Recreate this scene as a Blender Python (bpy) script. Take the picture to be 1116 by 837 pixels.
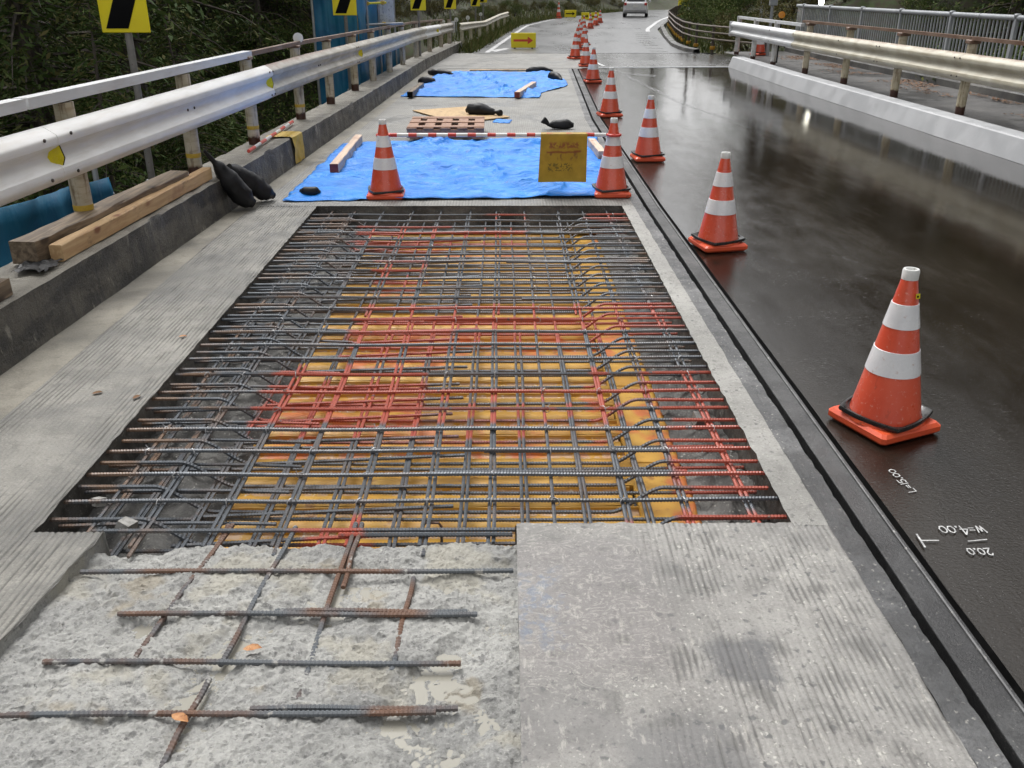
import bpy, math, random
import numpy as np
from mathutils import Vector, Matrix, noise
R = math.radians
random.seed(7); rng = np.random.default_rng(7)
scene = bpy.context.scene
for o in list(bpy.data.objects): bpy.data.objects.remove(o)
C = scene.collection

# ------------------------------------------------------------------ camera
cd = bpy.data.cameras.new('Camera'); cam = bpy.data.objects.new('Camera', cd); C.objects.link(cam)
cam.location = (0, 0, 1.8); cam.rotation_euler = (R(90 - 23.93), 0, R(-0.378))
cd.sensor_width = 36; cd.lens = 36 * 970 / 1116; cd.clip_start = 0.05; cd.clip_end = 1500
scene.camera = cam
# ------------------------------------------------------------------ world, sun, exposure
w = bpy.data.worlds.new('World'); scene.world = w; w.use_nodes = True
nt = w.node_tree; nt.nodes.clear()
sky = nt.nodes.new('ShaderNodeTexSky'); sky.sky_type = 'NISHITA'; sky.sun_disc = False
SUN_EL, SUN_ROT = R(58), R(-25)
sky.sun_elevation = SUN_EL; sky.sun_rotation = SUN_ROT
sky.air_density = 1.0; sky.dust_density = 4.0; sky.ozone_density = 1.0
hs = nt.nodes.new('ShaderNodeHueSaturation'); hs.inputs['Saturation'].default_value = 0.07
bg = nt.nodes.new('ShaderNodeBackground'); bg.inputs['Strength'].default_value = 0.15
wo = nt.nodes.new('ShaderNodeOutputWorld')
nt.links.new(sky.outputs[0], hs.inputs['Color']); nt.links.new(hs.outputs[0], bg.inputs[0]); nt.links.new(bg.outputs[0], wo.inputs[0])
sd = bpy.data.lights.new('Sun', 'SUN'); sd.energy = 1.0; sd.angle = R(25); sd.color = (1, .98, .95)
sun = bpy.data.objects.new('Sun', sd); C.objects.link(sun)
sun.rotation_euler = (R(90) - SUN_EL, 0, R(180) - SUN_ROT); sun.location = (0, 0, 30)
vs = scene.view_settings; vs.view_transform = 'Standard'; vs.look = 'None'; vs.gamma = 1; vs.use_curve_mapping = False
vs.exposure = 0.8

# ------------------------------------------------------------------ mesh helpers
class MB:
    def __init__(s): s.v = []; s.f = []
    def add(s, vs, fs):
        b = len(s.v); s.v += [tuple(p) for p in vs]; s.f += [tuple(i + b for i in f) for f in fs]; return s
    def box(s, c, d, rz=0, rx=0, ry=0, bev=0):
        x, y, z = d[0] / 2, d[1] / 2, d[2] / 2
        M = Matrix.Rotation(rz, 3, 'Z') @ Matrix.Rotation(ry, 3, 'Y') @ Matrix.Rotation(rx, 3, 'X'); c = Vector(c)
        if bev <= 0:
            P = [(-x,-y,-z),(x,-y,-z),(x,y,-z),(-x,y,-z),(-x,-y,z),(x,-y,z),(x,y,z),(-x,y,z)]
            F = [(3,2,1,0),(4,5,6,7),(0,1,5,4),(1,2,6,5),(2,3,7,6),(3,0,4,7)]
        else:
            b = bev; P = []; F = []
            for (zz, i) in ((-z, b), (-z + b, 0), (z - b, 0), (z, b)):
                xi, yi = x - i, y - i
                P += [(-xi+b,-yi,zz),(xi-b,-yi,zz),(xi,-yi+b,zz),(xi,yi-b,zz),(xi-b,yi,zz),(-xi+b,yi,zz),(-xi,yi-b,zz),(-xi,-yi+b,zz)]
            F.append(tuple(range(7, -1, -1))); F.append(tuple(range(24, 32)))
            for k in range(3):
                for j in range(8): F.append((k*8+j, k*8+(j+1)%8, k*8+8+(j+1)%8, k*8+8+j))
        return s.add([c + M @ Vector(p) for p in P], F)
    def tube(s, path, r, n=8, caps=True):
        path = [Vector(p) for p in path]; m = len(path)
        rs = r if isinstance(r, (list, tuple)) else [r] * m
        P = []; F = []; ref = None
        for i in range(m):
            t = (path[min(i+1, m-1)] - path[max(i-1, 0)]).normalized()
            if ref is None:
                ref = Vector((0, 0, 1)) if abs(t.z) < .9 else Vector((1, 0, 0))
            u = (ref - t * ref.dot(t)).normalized(); ref = u; v = t.cross(u)
            for k in range(n):
                a = 2 * math.pi * k / n; P.append(path[i] + (u * math.cos(a) + v * math.sin(a)) * rs[i])
        for i in range(m - 1):
            for k in range(n): F.append((i*n+k, i*n+(k+1)%n, i*n+n+(k+1)%n, i*n+n+k))
        if caps: F.append(tuple(range(n-1, -1, -1))); F.append(tuple((m-1)*n + k for k in range(n)))
        return s.add(P, F)
    def lathe(s, prof, n=24, c=(0, 0, 0), sx=1, sy=1):
        P = []; F = []; m = len(prof)
        for r, z in prof:
            for k in range(n):
                a = 2 * math.pi * k / n; P.append((c[0] + r*sx*math.cos(a), c[1] + r*sy*math.sin(a), c[2] + z))
        for i in range(m - 1):
            for k in range(n): F.append((i*n+k, i*n+(k+1)%n, i*n+n+(k+1)%n, i*n+n+k))
        if prof[0][0] > 1e-5: F.append(tuple(range(n-1, -1, -1)))
        if prof[-1][0] > 1e-5: F.append(tuple((m-1)*n + k for k in range(n)))
        return s.add(P, F)
    def prism(s, poly, d, M=None):          # polygon in local xy, extruded +z by d
        n = len(poly); M = M or Matrix.Identity(4)
        P = [M @ Vector((x, y, 0)) for x, y in poly] + [M @ Vector((x, y, d)) for x, y in poly]
        F = [tuple(range(n-1, -1, -1)), tuple(range(n, 2*n))] + [(i, (i+1)%n, n+(i+1)%n, n+i) for i in range(n)]
        return s.add(P, F)
    def grid(s, fn, nu, nv):
        P = [fn(i/(nu-1), j/(nv-1)) for j in range(nv) for i in range(nu)]
        F = [(j*nu+i, j*nu+i+1, j*nu+nu+i+1, j*nu+nu+i) for j in range(nv-1) for i in range(nu-1)]
        return s.add(P, F)
    def sweep(s, prof, xf, ys, zf=None, closed=False):   # prof of (dx, z) swept along x = xf(y)
        m = len(prof); P = []; F = []
        for y in ys:
            dz = zf(y) if zf else 1
            for dx, z in prof: P.append((xf(y) + dx, y, z * dz))
        k = m if closed else m - 1
        for j in range(len(ys) - 1):
            for i in range(k): F.append((j*m+i, j*m+m+i, j*m+m+(i+1)%m, j*m+(i+1)%m))
        if closed: F.append(tuple(range(m))); F.append(tuple((len(ys)-1)*m + i for i in range(m-1, -1, -1)))
        return s.add(P, F)
    def mesh(s, name, mat=None, smooth=False):
        me = bpy.data.meshes.new(name); me.from_pydata(s.v, [], s.f); me.update()
        if mat: me.materials.append(mat)
        if smooth:
            me.polygons.foreach_set('use_smooth', [True] * len(me.polygons))
            try: me.set_sharp_from_angle(angle=R(38))
            except Exception: pass
        return me
    def build(s, name, mat, parent=None, smooth=False, loc=(0, 0, 0), rot=(0, 0, 0)):
        return link(name, s.mesh(name, mat, smooth), parent, loc, rot)
def link(name, me, parent=None, loc=(0, 0, 0), rot=(0, 0, 0)):
    o = bpy.data.objects.new(name, me); C.objects.link(o); o.parent = parent; o.location = loc; o.rotation_euler = rot; return o
def tag(o, label, cat, group=None, kind=None):
    if label: o['label'] = label
    if cat: o['category'] = cat
    if group: o['group'] = group
    if kind: o['kind'] = kind
    return o
def struct(o): o['kind'] = 'structure'; return o
def thing(name, label, cat, loc=(0, 0, 0), rz=0, group=None):
    o = bpy.data.objects.new(name, None); C.objects.link(o); o.location = loc; o.rotation_euler = (0, 0, rz); o.empty_display_size = .1
    return tag(o, label, cat, group)
def copy_tree(o, parent=None):
    c = o.copy(); C.objects.link(c); c.parent = parent
    for ch in list(o.children): copy_tree(ch, c)
    return c
def lerp(tab):
    xs = [t[0] for t in tab]; ys = [t[1] for t in tab]
    return lambda y: float(np.interp(y, xs, ys))
def fr(n, a, b): return [a + (b - a) * i / (n - 1) for i in range(n)]
def fb(x, y, z=0, o=4): return noise.fractal(Vector((x, y, z)), 1.0, 2.0, o)
def np_quads(name, V, mat):               # V: (n,4,3)
    n = len(V); me = bpy.data.meshes.new(name); me.vertices.add(n*4); me.loops.add(n*4); me.polygons.add(n)
    me.vertices.foreach_set('co', V.reshape(-1).astype(np.float32)); me.loops.foreach_set('vertex_index', np.arange(n*4, dtype=np.int32))
    me.polygons.foreach_set('loop_start', np.arange(0, n*4, 4, dtype=np.int32)); me.polygons.foreach_set('loop_total', np.full(n, 4, dtype=np.int32))
    me.update(); me.validate()
    if mat: me.materials.append(mat)
    return me

# ------------------------------------------------------------------ material helpers
class NT:
    def __init__(s, name):
        s.m = bpy.data.materials.new(name); s.m.use_nodes = True; s.t = s.m.node_tree
        s.b = s.t.nodes['Principled BSDF']; g = s.t.nodes.new('ShaderNodeNewGeometry'); s.pos = g.outputs['Position']; s.geo = g
    def n(s, typ, ins=None, **kw):
        k = s.t.nodes.new(typ)
        for a, v in kw.items(): setattr(k, a, v)
        for a, v in (ins or {}).items(): s.set(k.inputs[a], v)
        return k
    def set(s, sock, v):
        if isinstance(v, bpy.types.NodeSocket): s.t.links.new(v, sock)
        else:
            if isinstance(v, (tuple, list)) and len(v) == 3 and sock.type == 'RGBA': v = (*v, 1)
            sock.default_value = v
    def math(s, op, a, b=0.0, clamp=False):
        k = s.n('ShaderNodeMath', operation=op, use_clamp=clamp); s.set(k.inputs[0], a); s.set(k.inputs[1], b); return k.outputs[0]
    def map(s, scale=(1, 1, 1), rot=(0, 0, 0), co=None):
        k = s.n('ShaderNodeMapping'); s.set(k.inputs['Vector'], co or s.pos); k.inputs['Scale'].default_value = scale; k.inputs['Rotation'].default_value = rot; return k.outputs[0]
    def noise(s, scale, detail=4, rough=.55, co=None, dist=0):
        k = s.n('ShaderNodeTexNoise', {'Scale': scale, 'Detail': detail, 'Roughness': rough, 'Distortion': dist}); s.set(k.inputs['Vector'], co or s.pos); return k.outputs['Fac']
    def vor(s, scale, co=None, feature='F1', out='Distance'):
        k = s.n('ShaderNodeTexVoronoi', {'Scale': scale}, feature=feature); s.set(k.inputs['Vector'], co or s.pos); return k.outputs[out]
    def ss(s, v, lo, hi):
        k = s.n('ShaderNodeMapRange', interpolation_type='SMOOTHSTEP'); s.set(k.inputs['Value'], v); s.set(k.inputs['From Min'], lo); s.set(k.inputs['From Max'], hi); return k.outputs['Result']
    def mr(s, v, lo, hi, a, b):
        k = s.n('ShaderNodeMapRange'); s.set(k.inputs['Value'], v); s.set(k.inputs['From Min'], lo); s.set(k.inputs['From Max'], hi); s.set(k.inputs['To Min'], a); s.set(k.inputs['To Max'], b); return k.outputs['Result']
    def mix(s, f, a, b, mode='MIX'):
        k = s.n('ShaderNodeMix', data_type='RGBA', blend_type=mode); s.set(k.inputs[0], f); s.set(k.inputs[6], a); s.set(k.inputs[7], b); return k.outputs[2]
    def xyz(s, co=None):
        k = s.n('ShaderNodeSeparateXYZ'); s.set(k.inputs[0], co or s.pos); return k.outputs
    def boxmask(s, x, y, x0, x1, y0, y1, e=.03):
        a = s.math('MULTIPLY', s.ss(x, x0 - e, x0 + e), s.ss(x, x1 + e, x1 - e)); b = s.math('MULTIPLY', s.ss(y, y0 - e, y0 + e), s.ss(y, y1 + e, y1 - e))
        return s.math('MULTIPLY', a, b)
    def bump(s, h, strength=.3, dist=.01, prev=None):
        k = s.n('ShaderNodeBump', {'Strength': strength, 'Distance': dist}); s.set(k.inputs['Height'], h)
        if prev is not None: s.set(k.inputs['Normal'], prev)
        return k.outputs[0]
    def out(s, col=None, rough=None, nrm=None, metal=None, spec=None, coat=None, coatr=.1):
        if col is not None: s.set(s.b.inputs['Base Color'], col)
        if rough is not None: s.set(s.b.inputs['Roughness'], rough)
        if nrm is not None: s.set(s.b.inputs['Normal'], nrm)
        if metal is not None: s.set(s.b.inputs['Metallic'], metal)
        if spec is not None: s.set(s.b.inputs['Specular IOR Level'], spec)
        if coat is not None: s.set(s.b.inputs['Coat Weight'], coat); s.b.inputs['Coat Roughness'].default_value = coatr
        return s.m
def worn(name, c1, c2, scale=6, rough=.6, c3=None, s3=25, lo3=.6, hi3=.7, metal=0, bs=80, bst=.15, stretch=(1, 1, 1), coat=None):
    k = NT(name); co = k.map(stretch)
    col = k.mix(k.ss(k.noise(scale, 5, co=co), .35, .65), c1, c2)
    if c3: col = k.mix(k.ss(k.noise(s3, 6, .65, co=co), lo3, hi3), col, c3)
    rg = k.mr(k.noise(scale*2, 3, co=co), .3, .7, max(.05, rough - .12), min(1, rough + .12))
    return k.out(col, rg, k.bump(k.noise(bs, 4, co=co), bst, .004), metal, coat=coat)

def concrete(name, dark, light, wet=.5, speck=.5, chip=False, groove=False, bst=.5, stains=False):
    k = NT(name); x, y, z = k.xyz()
    big = k.noise(1.6, 6, .65); mid = k.noise(11, 8, .7); fine = k.noise(95, 5, .75); vf = k.noise(330, 3, .7)
    col = k.mix(k.ss(big, .35, .65), dark, light)
    col = k.mix(k.math('MULTIPLY', k.ss(mid, .48, .72), .6), col, tuple(c*.55 for c in dark))
    col = k.mix(k.math('MULTIPLY', k.ss(fine, .52, .72), .55), col, tuple(min(1, c*1.45) for c in light))
    col = k.mix(k.math('MULTIPLY', k.ss(fine, .48, .3), .6), col, tuple(c*.5 for c in dark))
    if speck:
        w2 = k.n('ShaderNodeVectorMath', operation='ADD'); nz = k.n('ShaderNodeTexNoise', {'Scale': 60., 'Detail': 3}); k.set(nz.inputs['Vector'], k.pos)
        sc = k.n('ShaderNodeVectorMath', operation='SCALE'); k.set(sc.inputs[0], nz.outputs['Color']); sc.inputs['Scale'].default_value = .03
        k.set(w2.inputs[0], k.pos); k.set(w2.inputs[1], sc.outputs[0]); co = w2.outputs[0]
        for (sca, lim, cl, am) in ((34, .83, (.09, .09, .092), .7), (62, .8, (.12, .115, .11), .6), (80, .86, (.55, .53, .48), .6)):
            v = k.vor(sca, co); r = k.xyz(k.vor(sca, co, out='Color'))[0]
            m = k.math('MULTIPLY', k.ss(v, .45, .2), k.ss(r, lim, lim + .04)); col = k.mix(k.math('MULTIPLY', m, am*speck*1.6), col, cl)
    if chip:
        m = k.ss(k.noise(2.6, 4, .6), .52, .6); col = k.mix(k.math('MULTIPLY', m, .55), col, (.44, .41, .33))
        col = k.mix(k.math('MULTIPLY', k.ss(k.noise(26, 7, .75), .55, .66), .75), col, (.13, .13, .13))
        col = k.mix(k.math('MULTIPLY', k.ss(k.noise(48, 6, .7), .62, .7), .8), col, (.07, .07, .07))
        col = k.mix(k.math('MULTIPLY', k.ss(k.noise(3.4, 3), .62, .68), .55), col, (.36, .3, .2))
    wetm = k.ss(k.noise(1.1, 5, .65, dist=.6), .44, .62)
    col = k.mix(k.math('MULTIPLY', wetm, wet), col, tuple(c*.42 for c in dark))
    rg = k.mr(wetm, 0, 1, .68, .33)
    h = k.math('ADD', k.math('ADD', k.math('MULTIPLY', fine, .6), mid), k.math('MULTIPLY', vf, .25))
    nrm = k.bump(h, bst, .012)
    if groove:
        wv = k.n('ShaderNodeTexWave', {'Scale': 11.0, 'Distortion': 1.2, 'Detail': 2, 'Detail Scale': 2.}, wave_type='BANDS', bands_direction='X'); k.set(wv.inputs['Vector'], k.map((1, .15, 1)))
        nrm = k.bump(wv.outputs['Fac'], .5, .004, nrm)
        col = k.mix(k.math('MULTIPLY', k.ss(wv.outputs['Fac'], .55, .1), .35), col, tuple(c*.4 for c in dark))
    if stains:
        wob = k.math('MULTIPLY', k.math('SUBTRACT', k.noise(7, 6, .7), .5), .25); xs_ = k.math('ADD', x, wob); ys_ = k.math('ADD', y, k.math('MULTIPLY', k.math('SUBTRACT', k.noise(6, 6, .7, co=k.map((1, 1, 1), (0, 0, 1))), .5), .25))
        col = k.mix(k.math('MULTIPLY', k.boxmask(xs_, ys_, .6, .8, 1.96, 2.16, .03), .75), col, (.085, .085, .09))
        col = k.mix(k.math('MULTIPLY', k.boxmask(xs_, ys_, .3, .62, 1.5, 1.82, .05), .5), col, (.1, .1, .105))
        col = k.mix(k.math('MULTIPLY', k.boxmask(xs_, ys_, .02, .5, 2.0, 2.66, .08), .5), col, (.17, .155, .155))
        col = k.mix(k.math('MULTIPLY', k.boxmask(xs_, ys_, .0, .3, 1.72, 2.0, .06), .45), col, (.12, .115, .115))
        col = k.mix(k.math('MULTIPLY', k.math('MULTIPLY', k.boxmask(xs_, ys_, .04, .16, 2.12, 2.5, .03), k.ss(k.noise(30, 4), .45, .6)), .55), col, (.13, .17, .24))
        col = k.mix(k.math('MULTIPLY', k.math('MULTIPLY', k.ss(k.noise(18, 8, .8, co=k.map((1, 1.5, 1)), dist=2.5), .5, .62), k.boxmask(xs_, ys_, .03, .5, 1.9, 2.8, .08)), .6), col, (.42, .4, .36))
        col = k.mix(k.math('MULTIPLY', k.ss(k.noise(22, 8, .75, co=k.map((1, .35, 1), (0, 0, .5))), .56, .66), .55), col, (.44, .42, .38))
    if groove is None:      # colour gets darker towards the bottom of the cut grooves
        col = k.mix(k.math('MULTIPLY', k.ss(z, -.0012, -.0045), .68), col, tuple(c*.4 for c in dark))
    return k.out(col, rg, nrm)

M = {}
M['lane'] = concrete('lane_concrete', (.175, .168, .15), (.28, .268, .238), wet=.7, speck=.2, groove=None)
M['lane_far'] = concrete('lane_concrete_far', (.2, .195, .182), (.285, .277, .256), wet=.4, speck=.3, groove=True)
M['gutter'] = concrete('gutter_concrete', (.2, .185, .15), (.31, .285, .235), wet=.6, speck=0)
M['strip'] = concrete('edge_strip', (.28, .275, .255), (.4, .39, .365), wet=.2, speck=.7, bst=.9)
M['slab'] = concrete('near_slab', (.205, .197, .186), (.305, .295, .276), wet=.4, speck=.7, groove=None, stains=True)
M['chip'] = concrete('chipped', (.32, .318, .305), (.44, .435, .41), wet=.2, chip=True, speck=.5, bst=1.0)
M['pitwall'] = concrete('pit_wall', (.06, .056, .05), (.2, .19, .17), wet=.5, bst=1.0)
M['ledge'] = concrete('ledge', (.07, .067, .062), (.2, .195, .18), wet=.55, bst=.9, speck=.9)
M['mortar'] = concrete('wet_mortar', (.08, .082, .085), (.2, .2, .2), wet=.55, speck=.8, bst=1.0)
M['coping'] = concrete('coping', (.04, .04, .042), (.1, .1, .1), wet=.5, speck=.2, bst=.7)
M['kerb'] = None
def kerb_mat():
    k = NT('kerb_concrete'); x, y, z = k.xyz()
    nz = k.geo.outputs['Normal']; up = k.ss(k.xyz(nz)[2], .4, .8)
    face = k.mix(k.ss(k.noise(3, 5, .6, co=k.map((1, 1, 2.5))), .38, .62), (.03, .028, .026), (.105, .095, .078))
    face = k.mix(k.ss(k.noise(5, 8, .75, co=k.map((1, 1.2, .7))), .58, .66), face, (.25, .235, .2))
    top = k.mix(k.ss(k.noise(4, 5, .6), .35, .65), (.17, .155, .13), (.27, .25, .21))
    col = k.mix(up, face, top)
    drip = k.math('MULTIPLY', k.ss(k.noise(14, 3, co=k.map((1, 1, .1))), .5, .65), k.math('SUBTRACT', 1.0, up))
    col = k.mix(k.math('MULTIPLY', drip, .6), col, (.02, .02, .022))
    return k.out(col, k.mr(k.noise(5), .3, .7, .3, .6), k.bump(k.noise(40, 8, .75), .9, .02))
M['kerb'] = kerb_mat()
def asphalt(name, dark, light, r0, r1, far=False):
    k = NT(name); co = k.map((1, .3, 1)); x, y, z = k.xyz()
    big = k.noise(.8, 5, .6, co=co, dist=.4); mid = k.noise(7, 5, .6, co=co); fine = k.noise(240, 3, .7)
    col = k.mix(k.ss(big, .35, .65), dark, light)
    fac = k.math('ADD', k.math('MULTIPLY', big, .7), k.math('MULTIPLY', mid, .3))
    if not far:      # worn strip beside the joint drains first, the middle of the lane holds a water film
        film = k.ss(k.math('ADD', x, k.math('MULTIPLY', k.math('SUBTRACT', k.noise(2.2, 7, .7, co=k.map((1, .2, 1))), .5), 2.0)), 4.6, 1.3)
        fac = k.math('ADD', k.math('MULTIPLY', k.math('ADD', .25, k.math('MULTIPLY', fac, .5)), .75), k.math('MULTIPLY', film, .17))
        sp = k.vor(150); col = k.mix(k.math('MULTIPLY', k.ss(sp, .3, .15), k.math('MULTIPLY', k.ss(k.xyz(k.vor(150, out='Color'))[0], .9, .93), .5)), col, (.2, .2, .2))
    rg = k.mr(fac, .36, .62, r0, r1)
    if not far: rg = k.math('ADD', rg, k.math('MULTIPLY', k.math('MULTIPLY', k.ss(k.noise(55, 5, .7, co=k.map((.45, 1.6, 1))), .52, .66), k.ss(k.noise(2.5, 4), .42, .58)), .17))
    amp = k.ss(fac, .42, .6)
    h = k.math('MULTIPLY', k.math('ADD', k.math('MULTIPLY', fine, .5), k.math('MULTIPLY', k.noise(75, 4, .65), 1.6)), k.math('ADD', k.math('MULTIPLY', amp, .9), .07))
    nrm = k.bump(h, .05 if far else .3, .005)
    if not far: nrm = k.bump(k.noise(10, 2, co=k.map((1, .5, 1))), .035, .01, nrm)
    return k.out(col, rg, nrm, spec=.5)
M['asphalt'] = asphalt('wet_asphalt', (.0105, .0078, .0053), (.02, .0158, .0118), .04, .19)
M['asphalt_far'] = asphalt('far_asphalt', (.07, .07, .071), (.105, .105, .106), .25, .4, True)
M['asphalt_mid'] = asphalt('mid_asphalt', (.035, .033, .03), (.06, .057, .052), .16, .32, True)
M['black'] = worn('black_gap', (.004, .004, .004), (.008, .008, .008), rough=.5)
M['void'] = worn('dark_rubber_seal', (.006, .006, .006), (.015, .015, .015), rough=.35)
M['whitekerb'] = worn('white_painted_kerb', (.36, .365, .375), (.44, .445, .455), 2, .5, (.29, .295, .3), 30, .62, .75, bs=90, bst=.35)
M['chalk'] = worn('chalk', (.54, .54, .53), (.3, .3, .3), 60, .8, (.1, .1, .1), 140, .58, .68)
M['linepaint'] = worn('road_paint', (.6, .6, .6), (.42, .42, .42), 5, .4, (.16, .16, .16), 30, .58, .66)
_k = NT('faint_paint'); M['faintpaint'] = _k.out(_k.mix(_k.noise(8), (.2, .2, .2), (.34, .34, .33)), .35); _k.set(_k.b.inputs['Alpha'], _k.math('MULTIPLY', _k.math('MULTIPLY', _k.ss(_k.noise(26, 6, .7), .45, .6), .6), _k.ss(_k.xyz()[1], 12.2, 16)))
M['walk'] = concrete('sidewalk', (.06, .058, .056), (.11, .105, .1), wet=.5, speck=0)
M['curb2'] = concrete('outer_curb', (.045, .044, .042), (.12, .115, .105), wet=.5, speck=0)

def paint_boxes(k, wob=.1):
    x, y, z = k.xyz()
    nx = k.math('SUBTRACT', k.noise(3.5, 2), .5); ny = k.math('SUBTRACT', k.noise(3.1, 2, co=k.map((1, 1, 1), (0, 0, 1.1))), .5)
    x = k.math('ADD', x, k.math('MULTIPLY', nx, wob*3)); y = k.math('ADD', y, k.math('MULTIPLY', ny, wob))
    B = [(-.92, 1.2, 4.95, 5.42), (-.92, -.3, 4.7, 5.25), (-1.22, -.42, 3.72, 4.42), (-1.0, .75, 3.95, 4.1), (-.9, .25, 3.72, 3.84), (.72, 1.2, 3.05, 4.32), (.68, 1.2, 2.8, 2.95), (-1.25, -.45, 7.05, 7.4), (-.5, .2, 7.1, 7.3), (.72, 1.2, 7.62, 7.86), (-.2, .15, 7.68, 7.82), (-.95, -.6, 6.0, 6.35), (-.78, -.5, 2.5, 2.93), (.35, .55, 2.5, 2.86), (.38, .5, 3.7, 4.4)]
    m = None
    for b in B:
        v = k.boxmask(x, y, *b); m = v if m is None else k.math('MAXIMUM', m, v)
    return m
def rebar_mat():
    k = NT('rebar_steel')
    rust = k.ss(k.noise(3.2, 5, .65), .45, .62)
    col = k.mix(k.noise(30, 3), (.06, .068, .078), (.15, .162, .178))
    x, y, z = k.xyz()
    side = k.math('MAXIMUM', k.ss(x, -1.1, -1.6), k.ss(x, .85, 1.05)); near = k.ss(y, 2.75, 2.5)
    rust = k.math('MULTIPLY', rust, k.math('ADD', .25, k.math('MULTIPLY', k.math('MAXIMUM', side, near), .75)))
    rc = k.mix(k.noise(60, 4), (.1, .052, .03), (.27, .18, .12))
    col = k.mix(rust, col, rc)
    pm = paint_boxes(k); pm = k.math('MULTIPLY', pm, k.ss(k.noise(28, 4), .25, .4))
    col = k.mix(pm, col, k.mix(k.noise(12), (.29, .05, .03), (.42, .095, .06)))
    return k.out(col, k.mr(k.noise(40), .3, .7, .32, .55), k.bump(k.noise(300, 3), .2, .002), k.math('MULTIPLY', k.math('SUBTRACT', 1.0, k.math('MAXIMUM', pm, rust)), .35))
M['rebar'] = rebar_mat()
def rusty_bar():
    k = NT('rusty_bar'); n1 = k.ss(k.noise(2.2, 4, .6), .42, .58)
    col = k.mix(n1, (.1, .11, .12), k.mix(k.noise(50, 4), (.07, .03, .016), (.2, .11, .07)))
    col = k.mix(k.ss(k.noise(25, 5), .6, .7), col, (.32, .31, .29))
    return k.out(col, .5, k.bump(k.noise(250, 3), .3, .002))
M['rustbar'] = rusty_bar()
def yellow_form(rib=True):
    k = NT('yellow_form'); x, y, z = k.xyz()
    col = k.mix(k.ss(k.noise(5, 4), .35, .65), (.46, .235, .028), (.55, .31, .05))
    st = k.ss(k.noise(16, 5, .65, co=k.map((1, .6, 1))), .42, .52)
    if rib:
        low = k.ss(z, -.236, -.243)
        col = k.mix(k.math('MULTIPLY', st, low), col, (.5, .33, .2)); col = k.mix(k.math('MULTIPLY', k.ss(k.noise(40, 4), .6, .68), low), col, (.66, .6, .52))
    col = k.mix(k.math('MULTIPLY', k.ss(k.noise(9, 6, .7), .58, .68), .8), col, (.25, .1, .025))
    pm = k.math('MULTIPLY', paint_boxes(k, .16), k.ss(k.noise(7, 5), .42, .6)); col = k.mix(k.math('MULTIPLY', pm, .75), col, (.55, .13, .045))
    return k.out(col, k.mr(k.noise(14), .3, .7, .38, .6), k.bump(k.noise(60, 3), .12, .004), spec=.3)
M['yform'] = yellow_form(); M['yplate'] = yellow_form(False)
M['wire'] = worn('tie_wire', (.5, .5, .5), (.35, .35, .36), 40, .4, metal=.2)

def cone_orange():
    k = NT('cone_orange')
    col = k.mix(k.ss(k.noise(6, 4), .35, .65), (.64, .078, .036), (.7, .1, .047))
    col = k.mix(k.math('MULTIPLY', k.ss(k.noise(60, 5, .7), .58, .68), .5), col, (.72, .4, .32))
    col = k.mix(k.math('MULTIPLY', k.ss(k.noise(18, 6, .7, co=k.map((1, 1, .4))), .6, .7), .45), col, (.3, .05, .025))
    return k.out(col, k.mr(k.noise(9), .3, .7, .22, .42), coat=.4, coatr=.12)
M['orange'] = cone_orange()
M['conebase'] = worn('cone_base_orange', (.68, .095, .032), (.6, .075, .03), 8, .4, (.25, .06, .03), 14, .62, .72, bs=150, bst=.1)
M['band'] = worn('white_band', (.78, .78, .79), (.68, .68, .7), 9, .3, (.5, .36, .31), 35, .6, .74, coat=.4)
M['whitecap'] = worn('white_cap', (.74, .74, .72), (.62, .62, .6), 30, .45, (.4, .38, .35), 50, .62, .7)
M['rubber'] = worn('black_rubber', (.012, .012, .012), (.028, .028, .028), 20, .34)
M['red'] = worn('red_tape', (.55, .04, .03), (.6, .09, .06), 10, .35)
M['white'] = worn('white_plastic', (.72, .72, .71), (.62, .62, .6), 10, .35)
def tarp_mat():
    k = NT('blue_tarp'); col = k.mix(k.ss(k.noise(2.4, 5), .35, .65), (.008, .19, .66), (.014, .25, .78))
    col = k.mix(k.ss(k.noise(4, 6, .6, co=k.map((1, 2.5, 1))), .6, .72), col, (.06, .31, .74))
    col = k.mix(k.math('MULTIPLY', k.ss(k.noise(3, 5, .6, co=k.map((.8, 1.4, 1), (0, 0, .5))), .62, .7), .5), col, (.2, .25, .33))
    nrm = k.bump(k.noise(5, 6, .6, co=k.map((1, 2.2, 1), (0, 0, .4)), dist=1.2), .8, .05); nrm = k.bump(k.noise(30, 3), .1, .004, nrm)
    return k.out(col, k.mr(k.noise(4), .3, .7, .36, .55), nrm, spec=.35)
M['tarp'] = tarp_mat()
def sheet_mat():
    k = NT('scaffold_sheet'); col = k.mix(k.ss(k.noise(1.6, 5), .35, .65), (.008, .1, .22), (.014, .17, .31))
    col = k.mix(k.ss(k.noise(5, 5, co=k.map((1, 1, .5))), .62, .72), col, (.03, .2, .33))
    return k.out(col, .5, k.bump(k.noise(4, 5, co=k.map((1, 1, .6)), dist=1), .4, .03))
M['sheet'] = sheet_mat()
M['woodnew'] = None
def wood(name, a, b, c, axis=(1, .06, 1), sc=30):
    k = NT(name); co = k.map(axis)
    col = k.mix(k.ss(k.noise(sc, 5, .6, co=co, dist=.6), .35, .65), a, b)
    v = k.vor(5.5, k.map((1, .55, 1))); col = k.mix(k.ss(v, .2, .08), col, c)
    col = k.mix(k.math('MULTIPLY', k.ss(k.noise(8, 8, .75, co=k.map((1, .4, 1))), .56, .66), .7), col, tuple(q*.55 for q in a))
    col = k.mix(k.math('MULTIPLY', k.ss(k.noise(3, 4), .55, .7), .5), col, c)
    return k.out(col, .6, k.bump(k.noise(sc*2, 4, co=co), .3, .004))
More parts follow.
